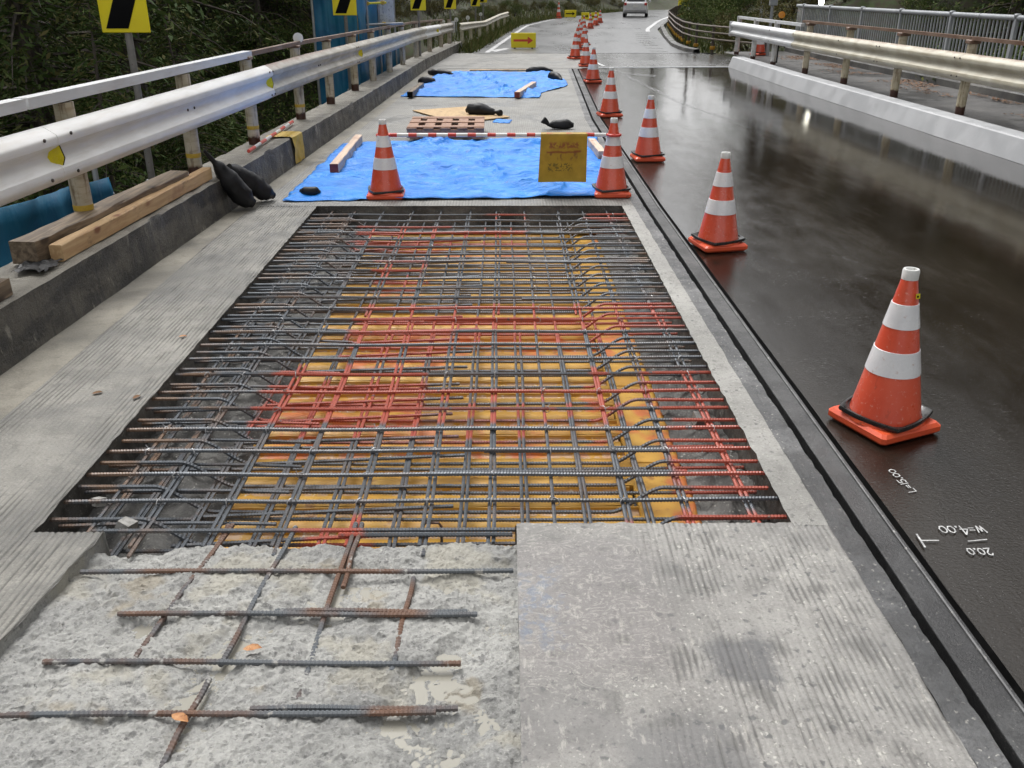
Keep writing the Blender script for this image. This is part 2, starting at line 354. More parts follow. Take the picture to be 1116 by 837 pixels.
M['woodnew'] = wood('fresh_timber', (.44, .27, .13), (.56, .38, .2), (.24, .1, .045))
M['woodold'] = wood('weathered_timber', (.1, .07, .045), (.24, .18, .12), (.05, .034, .024))
M['woodpale'] = wood('pale_timber', (.5, .36, .27), (.62, .47, .36), (.34, .16, .1))
M['ply'] = wood('plywood', (.42, .27, .12), (.5, .34, .16), (.25, .15, .07), (1, .2, 1), 12)
M['endred'] = worn('red_painted_end', (.14, .02, .02), (.22, .05, .04), 20, .6)
M['bag'] = worn('black_bag', (.008, .008, .009), (.018, .018, .02), 8, .5, bs=30, bst=.7)
M['bag'].node_tree.nodes['Principled BSDF'].inputs['Specular IOR Level'].default_value = .28
M['pallet'] = worn('pallet_brown', (.26, .13, .075), (.34, .19, .12), 12, .6, (.13, .05, .03), 20, .55, .65)
def steel_paint(name, a, b, rustamt, zlow=None, topz=None):
    k = NT(name); x, y, z = k.xyz()
    col = k.mix(k.ss(k.noise(2.2, 5), .35, .65), a, b)
    col = k.mix(k.math('MULTIPLY', k.ss(k.noise(7, 7, .7, co=k.map((1, .25, 3))), .45, .7), min(1, rustamt*1.4)), col, tuple(c*f for c, f in zip(a, (.62, .52, .42))))
    if zlow: col = k.mix(k.math('MULTIPLY', k.ss(k.noise(38, 5, .65, co=k.map((1, 1, .12))), .5, .66), .75), col, k.mix(k.noise(9), (.2, .12, .04), (.09, .06, .045)))
    st = k.ss(k.noise(22, 8, .75, co=k.map((1, .6, 1))), .86 - rustamt*.6, .98 - rustamt*.6)
    col = k.mix(k.math('MULTIPLY', st, .85), col, k.mix(k.noise(30), (.11, .045, .022), (.25, .13, .07)))
    if topz: 
        tz = k.math('ADD', z, k.math('MULTIPLY', k.math('SUBTRACT', k.noise(5, 6, .7, co=k.map((1, 1, .3))), .5), .12))
        col = k.mix(k.math('MULTIPLY', k.ss(tz, topz, topz + .05), .75), col, k.mix(k.noise(20, 5), (.3, .2, .16), (.17, .08, .05)))
    if zlow: col = k.mix(k.ss(k.math('ADD', z, k.math('MULTIPLY', k.math('SUBTRACT', k.noise(20), .5), .07)), zlow + .015, zlow - .015), col, (.05, .018, .01))
    return k.out(col, k.mr(k.noise(6), .3, .7, .35, .55), k.bump(k.noise(60, 4), .08, .003), .0)
M['railwhite'] = steel_paint('rail_white', (.74, .735, .72), (.82, .815, .805), .2)
M['railwhite2'] = steel_paint('rail_white_dull', (.6, .61, .62), (.68, .69, .7), .24)
M['railbeige'] = steel_paint('rail_beige', (.47, .43, .33), (.6, .57, .47), .36, None, .985)
M['railgrey'] = steel_paint('rail_grey_worn', (.36, .335, .29), (.5, .475, .42), .4, None, 1.0)
M['railtop_rust'] = steel_paint('rail_rust', (.22, .15, .11), (.13, .07, .045), .5)
M['post'] = steel_paint('post_beige', (.42, .37, .27), (.55, .5, .4), .44, .37)
M['postr'] = steel_paint('post_beige_right', (.45, .4, .28), (.56, .5, .38), .42, .34)
M['postw'] = steel_paint('post_white', (.6, .6, .58), (.68, .68, .67), .33, .3)
M['postfar'] = steel_paint('post_far', (.42, .38, .3), (.52, .48, .4), .46, .22)
M['bolt'] = worn('bolt', (.06, .055, .05), (.12, .1, .09), 20, .5, metal=.5)
M['ytape'] = worn('yellow_tape', (.45, .3, .03), (.55, .36, .05), 30, .5)
M['yellow'] = worn('sign_yellow', (.86, .72, .012), (.8, .66, .012), 3, .4, (.5, .42, .03), 12, .66, .76)
M['yref'] = worn('reflector_yellow', (.7, .62, .02), (.6, .5, .02), 20, .25)
M['signblack'] = worn('sign_black', (.004, .004, .005), (.007, .007, .008), 5, .8)
M['signblack'].node_tree.nodes['Principled BSDF'].inputs['Specular IOR Level'].default_value = .1
M['galv'] = worn('galvanised', (.3, .31, .32), (.4, .41, .42), 6, .45, (.2, .2, .2), 14, .62, .7, metal=.3)
M['greyrail'] = worn('grey_rail', (.27, .285, .3), (.34, .355, .37), 4, .45, (.5, .5, .49), 30, .68, .75)
M['pole'] = worn('grey_pole', (.16, .155, .145), (.22, .21, .2), 8, .5, (.1, .07, .05), 20, .62, .7)
M['fencebrown'] = worn('fence_brown', (.1, .075, .055), (.17, .14, .11), 8, .5)
M['darksteel'] = worn('dark_steel', (.05, .045, .04), (.1, .085, .07), 10, .55, (.14, .07, .04), 18, .55, .65)
M['signred'] = worn('arrow_red', (.6, .045, .02), (.66, .08, .03), 5, .4)
M['paper'] = worn('notice_paper', (.66, .67, .68), (.52, .54, .56), 5, .5, (.3, .31, .33), 22, .55, .62)
M['olive'] = None
def flag_mat():
    k = NT('mustard_flag'); x, y, z = k.xyz()
    col = k.mix(k.ss(k.noise(9, 4), .35, .65), (.36, .22, .012), (.45, .28, .02))
    col = k.mix(k.math('MULTIPLY', k.ss(k.noise(24, 4, co=k.map((1, 1, .5))), .5, .62), k.boxmask(x, z, .38, .7, .34, .42, .03)), col, (.22, .11, .02))
    col = k.mix(k.math('MULTIPLY', k.ss(k.noise(40, 3), .42, .55), k.boxmask(x, z, .4, .68, .445, .5, .015)), col, (.26, .09, .02))
    m = k.boxmask(k.math('ADD', x, 0), k.math('ADD', z, k.math('MULTIPLY', k.math('SUBTRACT', k.noise(14), .5), .03)), .38, .7, .405, .422, .008)
    col = k.mix(k.math('MULTIPLY', m, .8), col, (.2, .03, .012))
    col = k.mix(k.math('MULTIPLY', k.ss(k.noise(55, 3), .48, .56), k.boxmask(x, z, .39, .62, .235, .31, .012)), col, (.17, .115, .012))
    return k.out(col, .5, k.bump(k.noise(12, 4), .2, .008))
M['olive'] = flag_mat()
M['leaf_orange'] = worn('dead_leaf', (.34, .14, .045), (.46, .24, .1), 60, .7, (.2, .08, .03), 90, .55, .65)
M['stonechip'] = worn('concrete_chip', (.2, .195, .18), (.3, .29, .275), 40, .8, bs=90, bst=.8)
def foliage(name, cols, rough=.75):
    k = NT(name); r = k.geo.outputs['Random Per Island']; cr = k.n('ShaderNodeValToRGB'); k.set(cr.inputs[0], r)
    e = cr.color_ramp.elements
    while len(e) < len(cols): e.new(.5)
    for i, c in enumerate(cols): e[i].position = i/(len(cols)-1); e[i].color = (*c, 1)
    col = k.mix(k.math('MULTIPLY', k.ss(k.noise(.9, 3), .4, .65), .45), cr.outputs[0], tuple(c*.6 for c in cols[0]))
    m = k.out(col, rough, spec=.12); k.b.inputs['Transmission Weight'].default_value = 0
    return m
M['fol_con'] = foliage('conifer_leaf', [(.034, .06, .016), (.06, .1, .025), (.09, .125, .034), (.16, .135, .055)])
M['fol_bush'] = foliage('bush_leaf', [(.035, .06, .014), (.06, .1, .02), (.1, .14, .035), (.19, .17, .07)])
M['fol_aut'] = foliage('autumn_leaf', [(.055, .04, .012), (.1, .062, .017), (.16, .085, .022), (.1, .09, .025)])
M['fol_dry'] = foliage('dry_leaf', [(.06, .06, .02), (.11, .1, .035), (.17, .14, .06), (.09, .11, .03)])
M['grass'] = foliage('grass_blades', [(.06, .09, .02), (.1, .13, .035), (.16, .16, .06), (.2, .17, .08)])
M['litter'] = foliage('litter_leaves', [(.14, .075, .04), (.24, .14, .08), (.32, .2, .13), (.18, .1, .07)])
M['bark'] = worn('bark', (.05, .04, .032), (.12, .1, .085), 6, .85, bs=30, bst=.6, stretch=(1, 1, .2))
M['barkpale'] = worn('pale_bark', (.13, .115, .095), (.24, .22, .19), 6, .8, (.08, .07, .05), 12, .55, .65, bs=30, bst=.5, stretch=(1, 1, .3))
M['soil'] = worn('forest_floor', (.026, .022, .012), (.055, .045, .024), 1.2, .9, (.04, .06, .016), 4, .45, .6, bs=20, bst=.8)

# ================================================================== SETTING
footL = lerp([(-4, -2.72), (0, -2.66), (4.2, -2.577), (6.8, -2.48), (9.3, -2.38), (14.1, -2.2), (23.2, -1.93), (31.5, -1.42)])
s1 = lerp([(-4, 1.30), (0, 1.30), (8, 1.262), (14, 1.31), (23.3, 1.64)])       # centre of the inner slot
PX0, PX1, PY0, PY1 = -1.717, 1.053, 2.775, 8.05
rl = lerp([(22, -1.6), (29.5, -1.0), (40, -.2), (51.4, .7), (60.7, 2.4), (68, 4.4), (75, 6.6), (85, 10.5), (110, 24)])
rr = lerp([(22, 6.6), (29.05, 5.9), (31, 5.72), (37.9, 6.3), (46.7, 7.4), (60, 10.1), (76, 14.0), (90, 19.5), (110, 30)])

def sm(a, b, t): t = min(1, max(0, (t - a)/(b - a))); return t*t*(3 - 2*t)
def th(x, y):
    rav = -5.2
    dl = max(0, -4.2 - x); dr = max(0, x - 9.2)
    a = rav + .62*dl + .75*dr + .5*fb(x*.15, y*.15)
    ll, r2 = rl(y), rr(y)
    d1 = max(0, ll - .9 - x); d2 = max(0, x - r2 - 1.6)
    b = -.06 + min(.42*d1, 9) + min(.5*d2, 10) + (.25*fb(x*.3, y*.3) if d1 > .6 or d2 > .6 else 0)
    t = sm(23.5, 29, y)
    return a*(1 - t) + b*t
mb = MB(); xs = list(np.concatenate([np.arange(-120, -12, 6), np.arange(-12, 30, 1.0), np.arange(30, 130, 6)])); ys = list(np.concatenate([np.arange(-40, 20, 3), np.arange(20, 34, .7), np.arange(34, 90, 2.0), np.arange(90, 220, 8)]))
mb.add([(x, y, th(x, y)) for y in ys for x in xs], [(j*len(xs)+i, j*len(xs)+i+1, j*len(xs)+len(xs)+i+1, j*len(xs)+len(xs)+i) for j in range(len(ys)-1) for i in range(len(xs)-1)])
struct(mb.build('terrain', M['soil'], smooth=True))

# deck body under everything
mb = MB(); mb.sweep([(-.45, -.9), (-.45, -.3), (0, -.28), (7.9, -.28), (10.6, -.28), (10.6, -.9)], footL, fr(15, -4, 24.5), closed=True)
struct(mb.build('bridge_deck', M['curb2']))

def slab_grid(name, mat, xa, xb, y0, y1, nx, ny, period=.0, amp=.0, jit_r=0, jit_l=0, nz=.0012, y1f=None, flat=None):
    m = MB(); P = []
    for j in range(ny):
        for i in range(nx):
            u, v = i/(nx-1), j/(ny-1); ya = y0 + (y1 - y0)*v
            x = xa(ya) + (xb(ya) - xa(ya))*u; y = ya
            z = fb(x*9, y*9, 3, 3)*nz + (noise.noise(Vector((x*70, y*45, 2)))*nz*.45 if nz > .0065 else 0)
            if amp:
                mk = .35 + .65*sm(-.5, .1, fb(x*2.2, y*1.1, 8, 3) + .1); 
                if flat: mk *= flat(x, y)
                g = .5 + .5*math.sin(2*math.pi*(x + .004*fb(x*3, y*.9, 5, 2))/period + .6*fb(0, y*4, 2, 2))
                z -= amp*mk*(g**2)*(.6 + .5*fb(x*30, y*6, 1, 2))
            if jit_r and i == nx-1: x += jit_r*fb(y*14, 0, 1, 4); z -= .003
            if jit_l and i == 0: x += jit_l*fb(y*14, 0, 7, 4); z -= .003
            if y1f and j == ny-1: y = y1 + y1f(x)
            P.append((x, y, z))
    m.add(P, [(j*nx+i, j*nx+i+1, j*nx+nx+i+1, j*nx+nx+i) for j in range(ny-1) for i in range(nx-1)])
    return struct(m.build(name, mat, smooth=True))
K = lambda c: (lambda y: c)
gut = lerp([(-4, -2.36), (4, -2.31), (7.5, -2.3), (14, -2.0), (23.3, -1.75)])
slab_grid('gutter', M['gutter'], lambda y: footL(y) - .02, gut, -1, 23.2, 14, 120, nz=.004)
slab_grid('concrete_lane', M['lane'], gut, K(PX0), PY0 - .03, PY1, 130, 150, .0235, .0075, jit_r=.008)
ledge_x = lerp([(-1, -1.62), (2.15, -1.53), (2.69, -1.47), (2.8, -1.46)])
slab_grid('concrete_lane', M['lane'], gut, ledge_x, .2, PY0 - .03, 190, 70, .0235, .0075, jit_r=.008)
slab_grid('concrete_lane', M['lane_far'], gut, lambda y: s1(y) - .105, PY1, 23.2, 40, 120, nz=.002)
# right of the pit: light edge strip, wet mortar strip
slab_grid('edge_strip', M['strip'], K(PX1), lambda y: s1(y) - .105 + .006*fb(y*5, 1, 1, 3), PY0 - .005, PY1, 12, 220, nz=.004, jit_l=.007)
slab_grid('mortar_strip', M['mortar'], lambda y: s1(y) - .106 + .006*fb(y*5, 1, 1, 3), lambda y: s1(y) - .015, -1, 23.2, 22, 900, nz=.009)
flat = lambda x, y: sm(.3, .62, x + .25*fb(x*2, y*2, 4, 2)) * (1 - .5*sm(-.05, .25, fb(x*2.3, y*2.3, 11, 2)))
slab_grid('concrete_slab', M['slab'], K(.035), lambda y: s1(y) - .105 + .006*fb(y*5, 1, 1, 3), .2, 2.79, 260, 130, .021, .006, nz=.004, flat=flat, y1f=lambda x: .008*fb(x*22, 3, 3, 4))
# slab cut faces
def wall(name, mat, fn, nu, nv): return struct(MB().grid(fn, nu, nv).build(name, mat, smooth=True))
def rough(a, b, s=16): return .012*fb(a*s, b*s, 2, 4)
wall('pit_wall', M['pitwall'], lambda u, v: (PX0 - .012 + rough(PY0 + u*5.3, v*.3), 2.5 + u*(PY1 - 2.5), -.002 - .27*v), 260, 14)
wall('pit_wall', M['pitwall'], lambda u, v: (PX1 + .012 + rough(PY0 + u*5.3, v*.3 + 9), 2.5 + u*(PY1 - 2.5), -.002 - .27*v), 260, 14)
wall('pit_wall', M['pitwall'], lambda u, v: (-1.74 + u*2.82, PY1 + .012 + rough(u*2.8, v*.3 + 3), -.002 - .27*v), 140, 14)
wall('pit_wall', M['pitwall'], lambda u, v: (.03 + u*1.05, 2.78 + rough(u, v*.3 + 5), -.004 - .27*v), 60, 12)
wall('slab_cut_face', M['mortar'], lambda u, v: (.036 + .003*fb(u*9, v*3, 1, 3), .2 + u*2.59, -.001 - .16*v), 60, 6)
wall('slab_cut_face', M['chip'], lambda u, v: (ledge_x(.2 + u*2.56) - .004 + .007*fb((.2 + u*2.56)*14, 0, 1, 4) + .012*v, .2 + u*2.56, -.001 - .16*v), 70, 6)
wall('slab_cut_face', M['chip'], lambda u, v: (-1.74 + u*.28, 2.745 + .006*fb(u*9, v*3, 6, 3), -.001 - .2*v), 20, 6)
# chipped-out concrete in front of the pit
def chip_fn(u, v):
    x = -1.6 + u*1.645; yy = 1.2 + v*1.58
    edge = 2.715 + .035*fb(x*4, 1, 1, 4) + .012*fb(x*20, 1, 1, 3) - .05*sm(-1.1, -1.5, x)
    y = 1.2 + v*(edge - 1.2)
    z = -.047 + .011*fb(x*5, y*5, 1, 4)
    rd = 1 - abs(noise.noise(Vector((x*22, y*22, 3)))); rd2 = 1 - abs(noise.noise(Vector((x*55, y*55, 7))))
    z += .009*(rd - .75)*2 + .0045*(rd2 - .75)*2 + .004*fb(x*110, y*110, 4, 2)
    z -= .024*sm(.02, .5, fb(x*2.6 + 3, y*3.4, 2, 2))
    z += .03*sm(1.95, 1.5, y)*.4
    return (x, y, z)
cg = MB().grid(chip_fn, 300, 290)
# broken front face of the chipped concrete
def chip_front(u, v):
    x, y, z = chip_fn(u, 1.0); return (x, y + .006*v + .016*fb(x*18, v*3, 5, 3)*v, z - v*.2)
cg.grid(chip_front, 300, 8)
struct(cg.build('chipped_concrete', M['chip'], smooth=True))

pk = NT('puddle_water'); pw = pk.out(pk.mix(pk.noise(6, 4), (.3, .285, .24), (.37, .355, .305)), .12, pk.bump(pk.noise(20, 2), .03, .003)); pk.b.inputs['Transmission Weight'].default_value = .2; pk.b.inputs['IOR'].default_value = 1.33
struct(MB().grid(lambda u, v: (-1.2 + 1.22*u, 1.25 + 1.25*v, -.0685), 4, 4).build('puddle', pw))
# slots between lane and asphalt, coping strip
mb = MB(); yy = fr(160, -2, 23.25)
mb.sweep([(-.016, -.002), (-.018, -.06), (.016, -.06), (.016, -.002)], s1, yy)
struct(mb.build('joint_slot', M['black']))
mb = MB(); mb.sweep([(.016, -.06), (.016, .004), (.02, .0065), (.03, .006), (.034, .0), (.108, -.001), (.112, .006), (.124, .0065), (.128, .003), (.128, -.06)], s1, yy); mb.v = [(x, y, z + (.0018*fb(x*20, y*14, 2, 3) if z > -.01 else 0)) for x, y, z in mb.v]; struct(mb.build('coping_strip', M['coping']))
mb = MB(); mb.sweep([(.1085, -.01), (.1085, .0072), (.1135, .0085), (.1165, .0075), (.1165, -.01)], s1, yy); struct(mb.build('joint_edge_angle', worn('wet_angle_steel', (.06, .06, .062), (.13, .13, .13), 12, .5, (.3, .29, .27), 40, .58, .68)))
mb = MB(); mb.sweep([(.128, -.003), (.128, -.06), (.158, -.06), (.158, -.002)], s1, yy); struct(mb.build('joint_slot', M['black']))
slab_grid('wet_asphalt_road', M['asphalt'], lambda y: s1(y) + .157, K(5.85), -3, 23.6, 40, 90, nz=.0025, jit_l=.004)
# approach beyond the bridge
slab_grid('approach_slab', M['lane_far'], lambda y: footL(y) - .02, lambda y: 1.9 + .1*(y - 23), 23.25, 29.0, 16, 16)
slab_grid('wet_asphalt_road', M['asphalt_mid'], lambda y: 1.9 + .1*(y - 23), lerp([(23, 6.9), (27, 6.7), (29, 5.95)]), 23.75, 29.0, 16, 16)
mb = MB(); mb.box((.0, 23.225, -.01), (3.9, .05, .03)); mb.box((.8, 29.02, -.01), (3.6, .06, .032)); mb.box((4.5, 29.02, -.01), (3.9, .04, .03)); struct(mb.build('expansion_joint', M['void']))
mb = MB(); mb.box((4.0, 23.68, -.01), (4.3, .16, .034), rz=.05); struct(mb.build('expansion_joint', M['galv']))
slab_grid('far_road', M['asphalt_far'], rl, rr, 29.05, 110, 24, 100, nz=.004)
# painted lines on the far road
def line(name, xf, y0, y1, wd, mat, n=24, z=.006):
    m = MB(); ysn = fr(n, y0, y1)
    m.add([(xf(y) + s, y, z) for y in ysn for s in (0, wd)], [(2*j, 2*j+1, 2*j+3, 2*j+2) for j in range(n-1)]); return struct(m.build(name, mat))
line('edge_line', lambda y: rl(y) + .35, 29.3, 62, .16, M['linepaint'])
mb = MB(); mb.add([(-.55, 30.2, .007), (.02, 31.6, .007), (.12, 31.2, .007), (-.3, 29.6, .007)], [(0, 1, 2, 3)]); struct(mb.build('edge_line', M['linepaint']))
for i in range(9):
    y = 30 + i*1.6; x = lerp([(29, 4.75), (36, 5.25), (43, 6.1)])(y)
    mb = MB(); mb.box((x, y, .004), (.5, .55, .006), rz=.1); struct(mb.build('lane_dash', M['faintpaint']))
line('edge_line', lambda y: rr(y) - .6, 44, 88, .2, M['linepaint'])
line('faint_line', lerp([(9, 3.75), (13.9, 3.3), (16.3, 2.95), (24, 2.5)]), 12, 23.4, .12, M['faintpaint'])
line('faint_line', lambda y: 2.45 - .08*(y - 24), 24, 28.9, .1, M['linepaint'], z=.008)
mb = MB(); mb.add([(1.95, 22.6, .006), (3.3, 20.9, .006), (3.45, 21.4, .006), (2.0, 23.0, .006)], [(0, 1, 2, 3)]); struct(mb.build('faint_line', M['faintpaint']))

# left kerb
kz = lerp([(-4, .31), (9, .29), (23, .24), (32, .2)])
def kerb_sweep(y0, y1, n):
    m = MB(); prof = [(0, -.05), (-.012, .3), (-.03, 1.0), (-.05, 1.03), (-.44, 1.0), (-.46, .95), (-.46, -1.2)]
    ysn = fr(n, y0, y1); P = []
    for y in ysn:
        for dx, f in prof:
            z = f*kz(y) if f > -.5 else -.9
            j = .016*fb(y*5, f*3, 2, 4) if f > .2 else 0
            j += -.02*sm(.15, .5, fb(y*2.1, f*2, 9, 3)) if .9 < f < 1.02 else 0
            P.append((footL(y) + dx + j*.6, y, z + j*.7))
    k = len(prof); m.add(P, [(j*k+i, j*k+k+i, j*k+k+i+1, j*k+i+1) for j in range(n-1) for i in range(k-1)] + [tuple(range(k)), tuple((n-1)*k + i for i in range(k-1, -1, -1))])
    return m
for (a, b) in ((-4, 23.1), (23.16, 31.6)):
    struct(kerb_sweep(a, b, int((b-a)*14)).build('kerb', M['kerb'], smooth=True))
# right kerb, sidewalk, outer curb
rk = lerp([(-4, 5.85), (10, 5.79), (14.4, 5.7), (18.7, 5.6), (23.6, 5.6)])
mb = MB(); mb.sweep([(0, -.06), (-.0, .005), (.085, .24), (.1, .252), (.12, .256), (.36, .25), (.37, .24), (.37, -.1)], rk, fr(110, -4, 23.7), closed=True)
o = mb.build('kerb', M['whitekerb']); struct(o)
mb = MB(); mb.sweep([(.372, .225), (2.05, .235)], rk, fr(60, -4, 26)); struct(mb.build('sidewalk', M['walk']))
mb = MB(); mb.sweep([(2.05, .2), (2.06, .34), (2.08, .36), (2.45, .36), (2.47, .34), (2.47, -.9)], rk, fr(60, -4, 26)); struct(mb.build('outer_kerb', M['curb2']))
mb = MB(); mb.box((6.2, 23.95, .06), (.5, .4, .3), rz=.2, bev=.03); struct(mb.build('kerb_end_block', M['curb2']))
def scatter_quads(n, fn, s0, s1_, tilt=.35):
    V = np.zeros((n, 4, 3))
    for i in range(n):
        p = Vector(fn()); s = random.uniform(s0, s1_); a = random.uniform(0, 6.28); t = Matrix.Rotation(a, 3, 'Z') @ Matrix.Rotation(random.uniform(-tilt, tilt), 3, 'X')
        for j, (x, y) in enumerate(((-.5, -.1), (0, -.35), (.55, .08), (0, .35))): V[i, j] = p + t @ Vector((x*s, y*s, .12*s*(j % 2)))
    return V
def lit():
    while True:
        y = random.uniform(9, 24); x = rk(y) + random.triangular(1.0, 2.02, 1.85)
        if fb(x*1.2, y*.8, 3, 2) > -.05: return (x, y, .25)
o = link('leaf_litter', np_quads('leaf_litter', scatter_quads(2600, lit, .028, .06, .2), M['litter'])); tag(o, 'scattered brown fallen leaves on the dark sidewalk', 'leaves', kind='stuff')

# ================================================================== PIT: formwork and reinforcing
t = thing('formwork', 'yellow steel formwork floor at the bottom of the open pit', 'formwork', (-.2, 5.4, -.25))
def rib_panel():
    m = MB(); x0, x1 = -1.02, .76; prof = [(-.086, -.03), (-.086, .022), (-.07, .03), (-.012, .03), (0, .022), (.006, .004), (.036, .0), (.066, .003), (.074, .02), (.08, .022)]
    n = 36; P = []
    for i in range(n):
        x = x0 + (x1 - x0)*i/(n-1)
        for dy, z in prof: P.append((x, dy + .004*fb(x*3, dy*20, 2, 2), z + .003*fb(x*12, dy*30, 1, 2)))
    k = len(prof); m.add(P, [(i*k+j, i*k+k+j, i*k+k+j+1, i*k+j+1) for i in range(n-1) for j in range(k-1)])
    return m.mesh('form_panel', M['yform'], True)
rp = rib_panel()
for i in range(31):
    y = 2.86 + .168*i
    link('form_panel', rp, t, (random.uniform(-.015, .015), y - 5.4, 0))
for i in range(6):
    y0 = 2.78 + i*.88
    MB().box((.895, y0 + .44 - 5.4, .006), (.26, .872, .03), bev=.004).build('side_plate', M['yplate'], t)
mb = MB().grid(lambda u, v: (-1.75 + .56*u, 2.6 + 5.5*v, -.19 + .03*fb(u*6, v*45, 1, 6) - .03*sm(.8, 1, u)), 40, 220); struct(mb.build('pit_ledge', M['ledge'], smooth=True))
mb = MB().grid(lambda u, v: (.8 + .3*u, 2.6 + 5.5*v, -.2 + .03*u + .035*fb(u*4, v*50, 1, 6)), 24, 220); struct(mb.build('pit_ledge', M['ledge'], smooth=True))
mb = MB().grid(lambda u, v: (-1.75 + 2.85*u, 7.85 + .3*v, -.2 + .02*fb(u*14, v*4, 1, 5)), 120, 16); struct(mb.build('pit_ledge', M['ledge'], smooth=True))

mat_ = thing('reinforcing_mat', 'tied grid of dark steel reinforcing bars partly painted red in the open pit', 'rebar', (0, 5.4, -.167))
def ribbed(path_fn, L, r, n=6, pitch=.013):
    cnt = int(L/pitch); P = []; rs = []
    for i in range(cnt):
        s = i*pitch
        for d, k in ((0, .93), (.35, .93), (.5, 1.12), (.85, 1.12)): P.append(path_fn((s + d*pitch)/L)); rs.append(r*k)
    P.append(path_fn(1.0)); rs.append(r*.93)
    return MB().tube(P, rs, n)
ZB = .18
def zt(z): return z + ZB
RB = .0088
st = ribbed(lambda s: (-1.735 + 2.81*s, .004*math.sin(s*9), .003*math.sin(s*14)), 2.81, RB).mesh('transverse_bar', M['rebar'], True)
def crank(s):
    x = -1.735 + 2.81*s
    dz = -.118*sm(-1.40, -1.17, x)*(1 - sm(.44, .66, x))
    return (x, .003*math.sin(s*11), dz)
ck = ribbed(crank, 2.81, RB).mesh('cranked_bar', M['rebar'], True)
YS = [2.793 + .2095*i for i in range(25)]
for i, y in enumerate(YS):
    if i == 0: continue
    link('transverse_bar', st, mat_, (random.uniform(-.006, .006), y - 5.4 + random.uniform(-.008, .008), zt(-.046 + random.uniform(-.004, .003))), (random.uniform(-.4, .4), 0, random.uniform(-.004, .004)))
sh = ribbed(lambda s: (-1.53 + 1.56*s, 0, 0), 1.56, RB).mesh('transverse_bar', M['rebar'], True); link('transverse_bar', sh, mat_, (0, YS[0] - 5.4, zt(-.042)))
sh2 = ribbed(lambda s: (-.62 + .64*s, 0, 0), .64, RB).mesh('transverse_bar', M['rebar'], True); link('transverse_bar', sh2, mat_, (0, YS[0] - .022 - 5.4, zt(-.048)), (.3, 0, 0))
for i in range(24):
    link('cranked_bar', ck, mat_, (random.uniform(-.03, .03), YS[i] + .1 - 5.4 + random.uniform(-.01, .01), zt(-.05 + random.uniform(-.004, .004))), (0, random.uniform(-.002, .002), random.uniform(-.006, .006)))
bt = ribbed(lambda s: (-1.74 + 2.8*s, .006*math.sin(s*7), 0), 2.8, RB*.95).mesh('bottom_bar', M['rebar'], True)
for i in range(25):
    link('bottom_bar', bt, mat_, (random.uniform(-.004, .004), YS[i] + .05 - 5.4 + random.uniform(-.012, .012), zt(-.166)), (0, 0, random.uniform(-.008, .008)))
lp = ribbed(lambda s: (1.05*s, 0, 0), 1.05, RB).mesh('lap_bar', M['rebar'], True)
for i in range(22):
    link('lap_bar', lp, mat_, (random.uniform(-1.36, -1.2), YS[i] + .06 - 5.4 + random.uniform(-.01, .01), zt(-.155)), (0, -.028, random.uniform(-.01, .05)))
for i, (x, y) in enumerate(((-.25, 3.64), (-.3, 3.24), (-.1, 3.42), (-.5, 5.1), (.0, 6.35), (-.35, 4.05), (.1, 5.5), (-.45, 7.2))):
    link('lap_bar', lp, mat_, (x, y - 5.4 + .0, zt(-.05)), (0, 0, random.uniform(-.006, .006)))
stub = ribbed(lambda s: (-1.74 + .85*s, 0, .01*math.sin(s*3)), .85, RB*.9).mesh('stub_bar', M['rebar'], True)
for i in range(24): link('stub_bar', stub, mat_, (0, YS[i] + .15 - 5.4 + random.uniform(-.015, .015), zt(-.105)), (0, random.uniform(-.01, .015), random.uniform(-.02, .02)))
def lbar(L): return ribbed(lambda s: (.003*math.sin(s*12), L*s, .002*math.sin(s*17)), L, .0076).mesh('longitudinal_bar', M['rebar'], True)
LB = lbar(5.36); LBS = lbar(2.4)
TOPX = [(-1.56, 0), (-1.37, 1), (-1.105, 1), (-.855, 1), (-.586, 1), (-.319, 1), (-.069, 1), (.181, 0), (.453, 1), (.685, 1), (.935, 1)]
BOTX = [-1.6, -1.48, -1.25, -.98, -.72, -.45, -.19, .06, .31, .56]
for x, dbl in TOPX:
    link('longitudinal_bar', LB, mat_, (x, 2.72 - 5.4, zt(-.064)), (0, 0, random.uniform(-.004, .004)))
    if dbl:
        link('longitudinal_bar', LBS, mat_, (x + .019, random.choice((2.66, 2.74)) - 5.4, zt(-.065)), (0, 0, random.uniform(-.005, .005)))
        link('longitudinal_bar', LBS, mat_, (x + random.choice((-.019, .019)), random.uniform(5.2, 5.64) - 5.4, zt(-.066)), (0, 0, random.uniform(-.005, .005)))
for x in BOTX:
    link('longitudinal_bar', LB, mat_, (x, 2.72 - 5.4, zt(-.149)), (0, 0, random.uniform(-.005, .005)))
    link('longitudinal_bar', LBS, mat_, (x + .02, 2.7 - 5.4 + random.uniform(0, .1), zt(-.146)), (0, 0, random.uniform(-.006, .006)))
